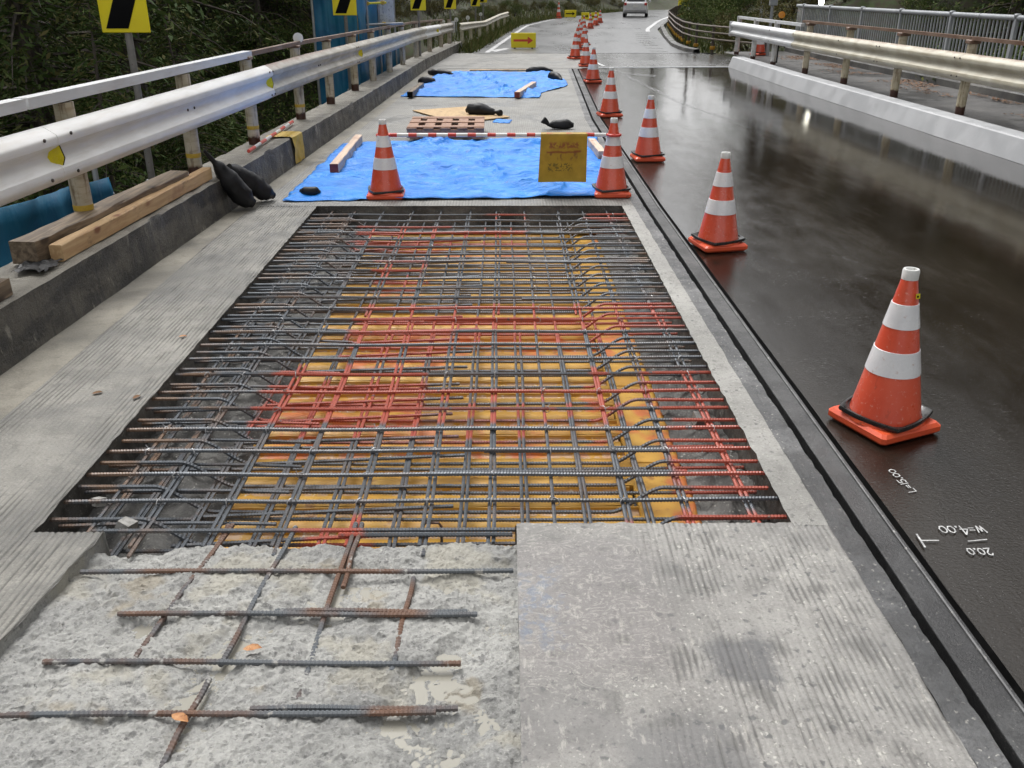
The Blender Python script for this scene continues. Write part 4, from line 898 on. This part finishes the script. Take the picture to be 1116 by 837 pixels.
# ================================================================== CHEVRON SIGNS, SHEETS, BOARDS
def chevron(x, y, zb, label, w_=.42, h_=.9, zbase=-1.2, tilt=0):
    t = thing('chevron_sign', label, 'sign', (x, y, zbase), group='curve chevron signs'); zb -= zbase
    MB().tube([(0, .03, 0), (0, .03, zb + h_*.9)], .032, 12).build('pole', M['pole'], t, True)
    pn = MB().box((0, 0, zb + h_/2), (w_, .018, h_), bev=.006).build('panel', M['yellow'], t)
    MB().box((0, .014, zb + h_*.3), (.1, .05, .04)).build('bracket', M['galv'], t)
    a, b, d, e = -.40*w_, .06*w_, h_/2 - .035, .42*w_
    poly = [(a, -d), (b, -d), (b + e, 0), (b, d), (a, d), (a + e, 0)]
    Mx = Matrix.Translation((0, -.0095, zb + h_/2)) @ Matrix.Rotation(R(90), 4, 'X')
    m = MB(); m.prism([poly[0], poly[1], poly[2], poly[5]], .004, Mx); m.prism([poly[5], poly[2], poly[3], poly[4]], .004, Mx); m.build('arrow', M['signblack'], pn)
    if y < 30:
        xe = footL(y) - .44 - x; MB().box((xe/2 + .0, .03, -zbase + kz(y) - .15), (xe + .1, .05, .05)).build('bracket', M['galv'], t)
    return t
chevron(-3.32, 8.4, 1.45, 'large yellow sign with black chevron on a pole behind the white guardrail')
chevron(-2.83, 17.0, 1.375, 'yellow sign with black chevron in front of the tall blue sheet')
chevron(-2.17, 24.0, 1.315, 'yellow sign with black chevron just past the white notice board', w_=.38)
chevron(-1.78, 31.0, 1.215, 'yellow sign with black chevron beside the guardrail end', w_=.38, zbase=-.4)
chevron(-1.25, 40.0, 1.15, 'yellow sign with black chevron among the bushes beyond the bridge', w_=.38, zbase=-.2)
chevron(-1.1, 47.0, 1.2, 'smallest yellow chevron sign, farthest up the bank', w_=.38, zbase=-.1)
def sheet(A, B, z0, z1, label, top=None, nu=60, nv=40):
    A, B = Vector(A), Vector(B); nrm = Vector((-(B - A).y, (B - A).x)).normalized(); L = (B - A).length
    def fn(u, v):
        p = A*(1-u) + B*u; zz = z0 + ((top(u) if top else z1) - z0)*v
        f = .05*math.sin(u*L*7 + fb(u*3, v*2)*3) *.5 + .06*fb(u*L*1.2, zz*1.4, 4, 4)
        p = p + nrm*f; return (p.x, p.y, zz)
    o = MB().grid(fn, nu, nv).build('blue_sheet', M['sheet'], None, True); s_ = o.modifiers.new('Solidify', 'SOLIDIFY'); s_.thickness = .003
    return tag(o, label, 'sheet')
sheet((-3.45, 3.2), (-3.45, 7.75), -4.5, .5, 'dark blue scaffold sheet hanging beside the kerb behind the timbers', top=lambda u: .62 - .3*u, nu=90)
sheet((-3.6, 18.0), (-2.78, 18.0), -4.5, 3.0, 'tall blue scaffold sheet behind the second chevron sign')
sheet((-2.75, 18.05), (-2.6, 23.5), -4.5, 3.0, 'tall blue scaffold sheet running along the bridge towards the notice board', top=lambda u: 3.0 if u < .45 else .85)
t = thing('scaffold', 'scaffold pipes standing behind the low blue sheet', 'scaffold', (-3.6, 5.5, -4.5))
for y in (3.4, 5.6, 7.9): MB().tube([(0, y - 5.5, 0), (0, y - 5.5, 4.5 + .75)], .024, 10).build('upright_pipe', M['galv'], t, True)
for z in (2.2, 4.6): MB().tube([(.03, -2.5, z), (.03, 2.6, z)], .024, 10).build('ledger_pipe', M['galv'], t, True)
t = thing('scaffold', 'scaffold pipes with yellow clamps rising beside the tall blue sheet', 'scaffold', (-2.75, 19, -4.5))
for (dx, dy) in ((.02, .0), (.09, 1.2), (-.85, -1.0), (.16, 3.4)): MB().tube([(dx, dy, 0), (dx, dy, 4.5 + 2.9)], .024, 10).build('upright_pipe', M['galv'], t, True)
MB().tube([(-.05, -.05, 5.65), (.65, .6, 5.66)], .024, 10).build('ledger_pipe', M['galv'], t, True)
MB().tube([(-.05, -.05, 6.04), (.35, .4, 6.05)], .022, 10).build('ledger_pipe', M['yref'], t, True)
for p in ((.03, .02, 6.04), (.3, .32, 6.05), (.3, .32, 5.66)): MB().box(p, (.08, .08, .07), bev=.01).build('clamp', M['ytape'], t)
t = thing('notice_board', 'white notice board with faint writing on the scaffold past the tall blue sheet', 'board', (-2.49, 20.2, 1.12))
MB().box((0, 0, .45), (.29, .02, .9), bev=.004).build('panel', M['paper'], t); MB().box((0, .02, .45), (.31, .02, .92)).build('frame', M['galv'], t)
MB().tube([(0, .05, -2), (0, .05, .8)], .022, 8).build('pole', M['galv'], t)

# ================================================================== RIGHT SIDE
G3 = thing('guardrail', 'guardrail along the white kerb, beige and rusty with a white end section', 'guardrail', (6.2, 0, 0))
rx = lambda y: rk(y) + .40 - 6.2
ONE = lambda y: 1.0
for a, b, mt, pr in ((3.0, 9.9, 'railbeige', 0), (9.85, 15.35, 'railbeige', .003), (15.3, 19.75, 'railbeige', 0), (19.7, 25.2, 'railwhite2', .003)):
    beam_mesh(lambda y: rx(y) - pr, a, b, .67, -1, ONE).build('rail_beam', M[mt], G3, True)
MB().box((rx(25.2) - .045, 25.22, .845), (.12, .03, .36), bev=.01).build('end_plate', M['railwhite2'], G3)
for y in (8.3, 10.45, 12.6, 14.75, 16.9, 19.05, 21.4, 23.2, 24.9):
    p = MB().tube([(0, 0, 0), (0, 0, .93)], .062, 14).build('post', M['postr'] if y < 20 else M['postw'], G3, True, (rx(y) + .07, y, .215))
    if y < 20: MB().box((0, 0, .945), (.15, .15, .05), bev=.008).build('post_cap', M['railtop_rust'], p)
for a, b, mt in ((3, 12.6, 'railtop_rust'), (12.62, 19.5, 'railtop_rust'), (19.55, 25.0, 'railwhite2')):
    m = MB(); ysn = fr(10, a, b); prof = [(-.035, 1.18), (.035, 1.18), (.035, 1.225), (-.035, 1.225)] if mt != 'railwhite2' else [(-.035, 1.1), (.035, 1.1), (.035, 1.16), (-.035, 1.16)]
    m.add([(rx(y) + .07 + dx, y, z) for y in ysn for dx, z in prof], [(j*4+i, j*4+(i+1) % 4, j*4+4+(i+1) % 4, j*4+4+i) for j in range(9) for i in range(4)] + [(3, 2, 1, 0), (36, 37, 38, 39)]); m.build('top_rail', M[mt], G3)
for yc in (15.2, 15.32, 19.6, 12.55, 12.7, 17.0, 21.4):
    for z in (.73, .96): MB().lathe([(.011, 0), (.011, .008), (0, .012)], 8).build('bolt', M['bolt'], G3, False, (rx(yc) - .088, yc, z), (0, R(-90), 0))
RL = thing('railing', 'grey baluster railing along the outer edge of the sidewalk', 'railing', (8.0, 17, .36))
ox = lambda y: rk(y) + 2.27 - 8.0
for a, b in ((6, 11), (11.02, 16), (16.02, 21), (21.02, 26)):
    MB().tube([(ox(y), y - 17, 1.03) for y in fr(6, a, b)], .042, 10).build('hand_rail', M['greyrail'], RL, True)
    MB().tube([(ox(y), y - 17, .1) for y in fr(6, a, b)], .022, 8).build('bottom_rail', M['greyrail'], RL, True)
bal = MB().box((0, 0, .565), (.022, .022, .93)).mesh('baluster', M['greyrail'])
for i in range(166):
    y = 6.1 + .12*i; link('baluster', bal, RL, (ox(y), y - 17, 0))
for y in (6.5, 8.6, 10.7, 12.8, 14.9, 17.0, 19.1, 21.2, 23.3, 25.4):
    p = MB().box((0, 0, .52), (.06, .07, 1.06), bev=.006).build('post', M['greyrail'], RL, False, (ox(y) - .005, y - 17, -.02)); MB().lathe([(.05, 0), (.055, .03), (.04, .05), (0, .055)], 12).build('post_cap', M['greyrail'], p, True, (0, 0, 1.06))
t = thing('marker', 'round orange reflector on a stick behind the white guardrail section', 'reflector', (6.32, 22, .22))
MB().tube([(0, 0, 0), (0, 0, .98)], .018, 8).build('stem', M['signblack'], t); MB().lathe([(.075, -.012), (.075, .012), (0, .016)], 20).build('disc', worn('orange_reflector', (.7, .28, .02), (.6, .22, .02), 10, .3), t, False, (0, 0, 1.04), (R(80), 0, 0)); MB().box((0, 0, .97), (.05, .03, .05)).build('holder', M['signblack'], t)
t = thing('control_box', 'grey metal box on a post behind the guardrail end', 'box', (6.72, 24.3, .2))
MB().tube([(0, 0, 0), (0, 0, 1.9)], .04, 10).build('post', M['galv'], t, True); MB().box((0, -.05, 1.35), (.19, .12, .26), bev=.01).build('box', M['galv'], t); MB().box((0, -.112, 1.35), (.16, .01, .22)).build('door', M['greyrail'], t)
t = thing('warning_lamp', 'lit white warning lamp with red top on a thin post by the railing end', 'lamp', (8.3, 25.4, 0))
MB().tube([(0, 0, -.1), (0, 0, 1.42)], .02, 8).build('post', M['galv'], t)
em = NT('lamp_glow'); em.b.inputs['Emission Color'].default_value = (1, .97, .82, 1); em.b.inputs['Emission Strength'].default_value = 22
MB().lathe([(0, -.09), (.05, -.075), (.065, -.02), (.065, .04), (.05, .07), (0, .08)], 16).build('lens', em.m, t, True, (0, 0, 1.5)); MB().lathe([(.07, .0), (.06, .07), (.03, .1), (0, .1)], 16).build('cap', M['signred'], t, True, (0, 0, 1.57))
# curved post-and-rail fence
F_ = thing('road_fence', 'curved dark post and rail fence with yellow reflectors along the bend', 'fence', (7, 30, 0))
fx = lerp([(25.6, 7.1), (26.5, 6.95), (27.4, 6.62), (28.6, 6.3), (30.4, 6.05), (32.9, 6.15), (37.9, 6.75), (48.9, 8.3), (60.6, 10.7), (76.5, 14.4)])
fys = fr(27, 26.2, 30) if 0 else list(np.arange(25.8, 72, 1.5))
for y in fys:
    p = MB().tube([(0, 0, -.15), (0, 0, .82)], .045, 10).build('post', M['darksteel'], F_, True, (fx(y) - 7, y - 30, 0)); MB().lathe([(.07, -.05), (.085, 0), (.07, .05)], 10).build('reflector', worn('amber', (.5, .28, .02), (.4, .2, .02), 10, .4) if 'amber' not in bpy.data.materials else bpy.data.materials['amber'], p, True, (0, -.02, .17))
for z in (.42, .6, .78):
    MB().tube([(fx(y) - 7 - .055, y - 30, z) for y in np.arange(25.8, 72.3, .6)], .024, 8).build('rail', M['fencebrown'], F_, True)
def farkerb(): return MB().sweep([(-.45, -.1), (-.42, .1), (-.25, .12), (-.2, -.1)], fx, list(np.arange(29.2, 75, 1.0)))
struct(farkerb().build('far_kerb', M['curb2']))
t = thing('utility_pole', 'thin grey pole standing behind the curved fence', 'pole', (8.9, 33.5, -.3)); MB().tube([(0, 0, 0), (0, 0, 6)], .06, 10).build('pole', M['galv'], t, True)
t = thing('utility_pole', 'dark thin pole on the inner side of the bend', 'pole', (10.2, 53, -.1)); MB().tube([(0, 0, 0), (0, 0, 6)], .07, 10).build('pole', M['darksteel'], t, True)

# ================================================================== ARROW BOARDS
def arrow_board(x, y, w_, h_, label, am='signred', rz=0, z=.0):
    t = thing('arrow_board', label, 'sign', (x, y, z), rz, 'arrow boards on the road')
    bd = MB().box((0, 0, h_/2 + .02), (w_, .09, h_), bev=.012).build('board', M['yellow'], t)
    Mx = Matrix.Translation((0, -.046, h_/2 + .02)) @ Matrix.Rotation(R(90), 4, 'X'); a, b = w_*.4, h_*.075
    m = MB(); m.prism([(-a, -b), (a*.42, -b), (a*.42, b), (-a, b)], .004, Mx); m.prism([(a*.42, -h_*.26), (a*.95, 0), (a*.42, h_*.26)], .004, Mx); m.build('arrow', M[am], bd)
    for s in (-1, 1): MB().tube([(s*w_*.35, .04, h_*.9), (s*w_*.35, .3, .0)], .014, 6).build('leg', M['galv'], t)
    for s in (-1, 1): MB().box((s*w_*.35, .0, .012), (.05, .1, .03)).build('foot', M['signblack'], t)
arrow_board(.585, 31.4, .82, .46, 'yellow board with a red arrow standing beyond the approach slab', z=.004)
arrow_board(4.45, 66.2, .8, .46, 'small yellow board with a dark arrow on the far road edge', 'signblack', z=.004)
arrow_board(5.05, 61.0, .5, .42, 'yellow arrow board among the far cones, nearer the lone cone', 'signblack', z=.004)
arrow_board(5.62, 60.6, .5, .42, 'yellow arrow board among the far cones, nearer the car', 'signblack', z=.004)
arrow_board(13.2, 70, 1.4, .5, 'yellow board behind the fence at the top of the bend', 'signblack', z=.6)

# ================================================================== CAR
def car(x, y, rz):
    t = thing('car', 'silver white hatchback driving away around the bend', 'car', (x, y, .006), rz)
    paint = worn('car_paint', (.6, .61, .62), (.66, .67, .68), 3, .25, coat=.8)
    L = 4.0
    def sect(yy, zb, zt_, hw, tw):    # lower body section
        return [(-hw, yy, zb), (-hw*1.02, yy, (zb + zt_)/2), (-tw, yy, zt_), (tw, yy, zt_), (hw*1.02, yy, (zb + zt_)/2), (hw, yy, zb)]
    S = [sect(0, .32, .9, .72, .68), sect(.08, .26, .97, .82, .76), sect(.9, .22, .98, .86, .8), sect(2.4, .22, .95, .86, .8), sect(3.4, .24, .82, .83, .74), sect(3.9, .28, .7, .74, .64), sect(4.0, .34, .6, .66, .58)]
    P = [p for s in S for p in s]; F = [(i*6 + k, i*6 + (k+1) % 6, i*6 + 6 + (k+1) % 6, i*6 + 6 + k) for i in range(6) for k in range(6)] + [(5, 4, 3, 2, 1, 0), tuple(36 + k for k in range(6))]
    body = MB().add(P, F).build('body', paint, t, True)
    cab = [(.16, .74, .95), (.5, .62, 1.46), (1.6, .64, 1.52), (2.1, .62, 1.45), (2.95, .72, .94)]
    P = []
    for yy, hw, z in cab: P += [(-hw, yy, z), (hw, yy, z)]
    MB().add(P, [(0, 1, 3, 2), (2, 3, 5, 4), (4, 5, 7, 6), (6, 7, 9, 8), (0, 2, 4, 6, 8), (1, 9, 7, 5, 3)]).build('cabin', paint, t)
    glass = worn('car_glass', (.01, .012, .014), (.015, .017, .02), 3, .08)
    MB().add([(-.62, .2, 1.03), (.62, .2, 1.03), (.53, .43, 1.38), (-.53, .43, 1.38)], [(0, 1, 2, 3)]).build('rear_window', glass, t, False, (0, -.02, .012))
    for s in (-1, 1):
        MB().add([(s*.725, .45, 1.02), (s*.72, 2.7, 1.0), (s*.645, 2.05, 1.4), (s*.655, .72, 1.42)], [(0, 1, 2, 3)]).build('side_window', glass, t, False, (s*.012, 0, 0))
        MB().box((s*.68, .04, .84), (.2, .1, .2), bev=.03).build('tail_light', worn('tail_lamp', (.4, .02, .02), (.45, .04, .03), 10, .25), t)
        MB().box((s*.95, 2.2, 1.0), (.16, .08, .11), bev=.02).build('mirror', paint, t)
        for yy in (.72, 3.2):
            wl = MB().lathe([(.2, -.09), (.29, -.1), (.315, -.06), (.315, .06), (.29, .1), (.2, .09)], 24).build('tyre', M['rubber'], t, True, (s*.76, yy, .315), (0, R(90), 0)); MB().lathe([(.0, .06), (.19, .07), (.2, -.07), (0, -.06)], 16).build('rim', M['galv'], wl)
    MB().box((0, -.02, .42), (1.5, .14, .2), bev=.04).build('bumper', worn('bumper_grey', (.3, .3, .31), (.36, .36, .37), 6, .4), t)
    MB().box((0, -.005, .72), (.34, .03, .16)).build('number_plate', M['white'], t)
    return t
car(8.95, 66.6, R(-9))

# ================================================================== VEGETATION
def quads_from(cent, ln, wd, dirs, rg):
    n = len(cent); rnd = rg.normal(size=(n, 3)); d = dirs/np.linalg.norm(dirs, axis=1, keepdims=True)
    s = np.cross(d, rnd); s /= np.linalg.norm(s, axis=1, keepdims=True) + 1e-9
    a = d*ln[:, None]*.5; b = s*wd[:, None]*.5
    V = np.stack([cent - a, cent + b - a*.1, cent + a, cent - b - a*.1], 1); return V
def conifer_mesh(seed, Ht, Rad, nb, per, leafm, low=.08, ll=.2, lw=.06):
    rg = np.random.default_rng(seed); tr = MB(); hs_ = [0, .03, .2, .5, .8, 1]
    bend = rg.normal(0, .12, 2)
    ax = lambda f: Vector((bend[0]*math.sin(f*3), bend[1]*math.sin(f*2.4), f*Ht))
    tr.tube([ax(f) for f in hs_], [Ht*.019, Ht*.015, Ht*.0125, Ht*.009, Ht*.004, .01], 9)
    CN = []; DR = []
    for i in range(nb):
        f = low + (1 - low)*(i + rg.random())/nb; az = rg.random()*6.283; L = (Rad*(1 - f)**.75 + .35)*rg.uniform(.6, 1.15)
        o = ax(f); d = np.array([math.cos(az), math.sin(az), 0]); up = rg.uniform(.05, .35)
        ptz = lambda s: np.array(o) + d*L*s + np.array([0, 0, up*L*s - .55*L*s*s])
        tr.tube([tuple(ptz(s)) for s in (0, .35, .7, 1)], [.03*(1-f) + .012, .02*(1-f) + .008, .01, .004], 4, False)
        m = int(per*(.4 + L/Rad)); s = rg.random(m)**.7*.92 + .1
        pz = np.array([ptz(q) for q in s]); lat = np.cross(d, [0, 0, 1]); wdth = .28*L*(1 - (s - .5)**2*1.5)
        pz = pz + lat*(rg.normal(0, 1, m)*wdth*.55)[:, None] + np.array([0, 0, 1])*(rg.normal(-.05, .1, m))[:, None]
        dr = d*.6 + lat*rg.normal(0, .7, m)[:, None] + np.array([0, 0, -.35]) + rg.normal(0, .25, (m, 3))
        CN.append(pz); DR.append(dr)
    c = np.concatenate(CN); d = np.concatenate(DR); n = len(c)
    return tr.mesh('trunk', M['bark'], True), np_quads('crown', quads_from(c, rg.uniform(.7, 1.4, n)*ll, rg.uniform(.7, 1.3, n)*lw, d, rg), M[leafm])
def broad_mesh(seed, Ht, rad, ncl, per, leafm, bark, ls=.13, zc=.62, zr=.42):
    rg = np.random.default_rng(seed); tr = MB()
    tr.tube([(0, 0, 0), (.05, .03, Ht*.15), (-.05, .08, Ht*.4), (.06, 0, Ht*.7), (0, 0, Ht*.92)], [Ht*.022, Ht*.017, Ht*.014, Ht*.008, .02], 9)
    CN = []; DR = []
    for i in range(ncl):
        v = rg.normal(size=3); v /= np.linalg.norm(v); q = rg.random()**.45
        c = np.array([v[0]*rad*q, v[1]*rad*q, Ht*(zc + zr*v[2]*q)]); r = rg.uniform(.12, .26)*rad
        b = Vector((0, 0, max(Ht*.18, c[2] - Ht*.16))); mid = (b + Vector(c))/2 + Vector((0, 0, .2)); tr.tube([b, mid, Vector(c)], [.045, .03, .008], 5, False)
        p = rg.normal(size=(per, 3)); p /= np.linalg.norm(p, axis=1, keepdims=True); p = c + p*(r*rg.random(per)**.4)[:, None]*np.array([1.2, 1.2, .7])
        CN.append(p); DR.append(rg.normal(size=(per, 3)) + np.array([0, 0, -.2]))
    c = np.concatenate(CN); d = np.concatenate(DR); n = len(c)
    return tr.mesh('trunk', M[bark], True), np_quads('crown', quads_from(c, rg.uniform(.7, 1.5, n)*ls, rg.uniform(.4, .8, n)*ls, d, rg), M[leafm])
def bush_mesh(seed, rad, h_, ncl, per, leafm, ls=.09):
    rg = np.random.default_rng(seed); tr = MB(); CN = []; DR = []
    for i in range(ncl):
        a = rg.random()*6.283; q = rg.random()**.6*rad; c = np.array([math.cos(a)*q, math.sin(a)*q, h_*rg.uniform(.25, 1)*(1 - .35*(q/rad)**2)]); r = rg.uniform(.18, .4)*rad
        tr.tube([(0, 0, -.2), (c[0]*.5, c[1]*.5, c[2]*.6), tuple(c)], [.03, .016, .005], 4, False)
        p = rg.normal(size=(per, 3)); p /= np.linalg.norm(p, axis=1, keepdims=True); p = c + p*(r*rg.random(per)**.4)[:, None]*np.array([1, 1, .75])
        CN.append(p); DR.append(rg.normal(size=(per, 3)))
    c = np.concatenate(CN); d = np.concatenate(DR); n = len(c)
    return tr.mesh('stems', M['bark'], True), np_quads('foliage', quads_from(c, rg.uniform(.7, 1.5, n)*ls, rg.uniform(.35, .7, n)*ls, d, rg), M[leafm])
CON = [conifer_mesh(11, 13, 2.6, 130, 110, 'fol_con', .1, .15, .04), conifer_mesh(12, 15, 3.0, 135, 120, 'fol_con', .03, .15, .04), conifer_mesh(13, 11, 2.4, 130, 130, 'fol_con', .0, .12, .03)]
AUT = [broad_mesh(21, 10, 3.0, 60, 110, 'fol_aut', 'barkpale'), broad_mesh(22, 12, 3.4, 64, 110, 'fol_dry', 'bark')]
GRN = [broad_mesh(23, 9, 2.8, 60, 120, 'fol_bush', 'bark', zc=.5, zr=.5)]
BUS = [bush_mesh(31, 1.1, 1.3, 26, 260, 'fol_bush', .05), bush_mesh(32, 1.0, 1.0, 24, 260, 'fol_bush', .042), bush_mesh(33, 1.0, 1.1, 24, 220, 'fol_dry', .05)]
def plant(name, meshes, x, y, label, cat, group, sc=1, p1='trunk', p2='crown', z=None):
    t = thing(name, label, cat, (x, y, (th(x, y) if z is None else z) - .1), random.uniform(0, 6.28), group); t.scale = (sc, sc, sc*random.uniform(.9, 1.1))
    link(p1, meshes[0], t); link(p2, meshes[1], t); return t
random.seed(21)
pts = []
def free(x, y, d):
    for a, b in pts:
        if (a - x)**2 + (b - y)**2 < d*d: return False
    pts.append((x, y)); return True
n_ = 0
for _ in range(900):
    x = random.uniform(-22, -6.2); y = random.uniform(4, 46)
    if y > 26 and x > rl(y) - 4.2: continue
    if free(x, y, 2.5):
        plant('conifer_tree', random.choice(CON), x, y, 'dark green conifer in the wooded ravine slope behind the guardrail and signs', 'tree', 'conifers on the ravine slope', random.uniform(.75, 1.15)); n_ += 1
    if n_ >= 44: break
n_ = 0; pts = []
for _ in range(900):
    x = random.uniform(-10, -4.2); y = random.uniform(5, 30)
    if 17 < y < 24.5 and x > -4.6: continue
    if y > 25 and x > rl(y) - 2.2: continue
    if free(x, y, 1.25):
        z = th(x, y); plant('shrub', random.choice(BUS[:2]), x, y, 'leafy green shrub growing below the bridge edge behind the guardrail', 'shrub', 'shrubs on the ravine slope', random.uniform(1.0, 1.9), 'stems', 'foliage'); n_ += 1
    if n_ >= 60: break
# tall shrubs/young trees whose crowns reach the rail height next to the deck
for x, y, s in ((-5.0, 8.6, .55), (-4.9, 11.5, .6), (-5.2, 14.5, .6), (-5.4, 6.2, .5), (-6.2, 10, .7), (-6.4, 13, .7), (-5.6, 16.6, .62)):
    plant('young_conifer', CON[2], x, y, 'young conifer with drooping branches right beside the bridge edge', 'tree', 'young conifers beside the bridge', s)
# bank beyond the bridge, left of the far road
n_ = 0; pts = []
for _ in range(1500):
    y = random.uniform(28.5, 90); x = rl(y) - random.uniform(1.6, 9)
    if free(x, y, 1.7):
        d = rl(y) - x; mm = random.choice(BUS[2:] if random.random() < .6 else BUS); plant('bank_shrub', mm, x, y, 'olive brown dry shrub on the grassy bank by the far road' if mm is BUS[2] else 'green shrub on the grassy bank by the far road', 'shrub', 'shrubs on the far bank', random.uniform(.45, .8) if d < 3.4 else random.uniform(.9, 1.5), 'stems', 'foliage'); n_ += 1
    if n_ >= 90: break
n_ = 0; pts = []
for _ in range(1500):
    y = random.uniform(40, 120); x = rl(y) - random.uniform(5, 26)
    if free(x, y, 3.2):
        mm = random.choice(CON + AUT); plant('hillside_tree', mm, x, y, 'conifer in the dark woods above the far bend' if mm in CON else 'brown broadleaf tree in the woods above the far bend', 'tree', 'woods above the far bend', random.uniform(.8, 1.25)); n_ += 1
    if n_ >= 46: break
# right side
n_ = 0; pts = []
for _ in range(1500):
    x = random.uniform(11.2, 26); y = random.uniform(4, 52)
    if y > 25 and x < fx(y) + 3.0: continue
    if free(x, y, 2.2):
        mm = random.choice(AUT + AUT + CON + GRN); plant('roadside_tree', mm, x, y, 'autumn brown broadleaf tree in the woods beyond the grey railing' if mm in AUT else 'dark conifer in the woods beyond the grey railing' if mm in CON else 'green broadleaf tree in the woods beyond the grey railing', 'tree', 'woods beyond the railing', random.uniform(.85, 1.25)); n_ += 1
    if n_ >= 62: break
n_ = 0; pts = []
for _ in range(900):
    y = random.uniform(8, 66); x = (9.6 if y < 26 else fx(y) + 1.3) + random.uniform(0, 5.5)
    if free(x, y, 1.5):
        mm = random.choice(BUS); plant('verge_shrub', mm, x, y, 'olive brown dry shrub behind the railing and the curved fence' if mm is BUS[2] else 'green shrub behind the railing and the curved fence', 'shrub', 'shrubs beyond the railing', random.uniform(.6, 1.3), 'stems', 'foliage', z=(th(x, y) if y > 27 else max(th(x, y), -1.6))); n_ += 1
    if n_ >= 100: break
n_ = 0; pts = []
for _ in range(900):
    y = random.uniform(9, 24); x = (9.7 if y < 25 else fx(y) + 1.6) + random.uniform(0, 5)
    if free(x, y, 1.25):
        plant('verge_shrub', random.choice(BUS[:2]), x, y, 'large green shrub filling the slope beyond the grey railing', 'shrub', 'large shrubs beyond the railing', random.uniform(1.2, 1.8), 'stems', 'foliage', z=max(th(x, y), -1.0) if y < 27 else th(x, y)); n_ += 1
    if n_ >= 55: break
# grass on the verges
def gr():
    while True:
        y = random.uniform(29.5, 85)
        if random.random() < .62: x = rl(y) - abs(random.gauss(.2, 1.3)) + .1
        else: x = fx(y) + abs(random.gauss(.3, 1.0))
        return x, y
NG = 14000; V = np.zeros((NG, 4, 3))
for i in range(NG):
    x, y = gr(); z = max(th(x, y), -.05); h_ = random.uniform(.08, .34); a = random.uniform(0, 6.28); wd = random.uniform(.01, .03); lx, ly = random.gauss(0, .1), random.gauss(0, .1)
    c, s = math.cos(a)*wd, math.sin(a)*wd
    V[i] = [(x - c, y - s, z - .03), (x + c, y + s, z - .03), (x + c*.3 + lx, y + s*.3 + ly, z + h_), (x - c*.3 + lx, y - s*.3 + ly, z + h_)]
tag(link('grass', np_quads('grass', V, M['grass'])), 'rough yellow green grass on the verges of the far road', 'grass', kind='stuff')
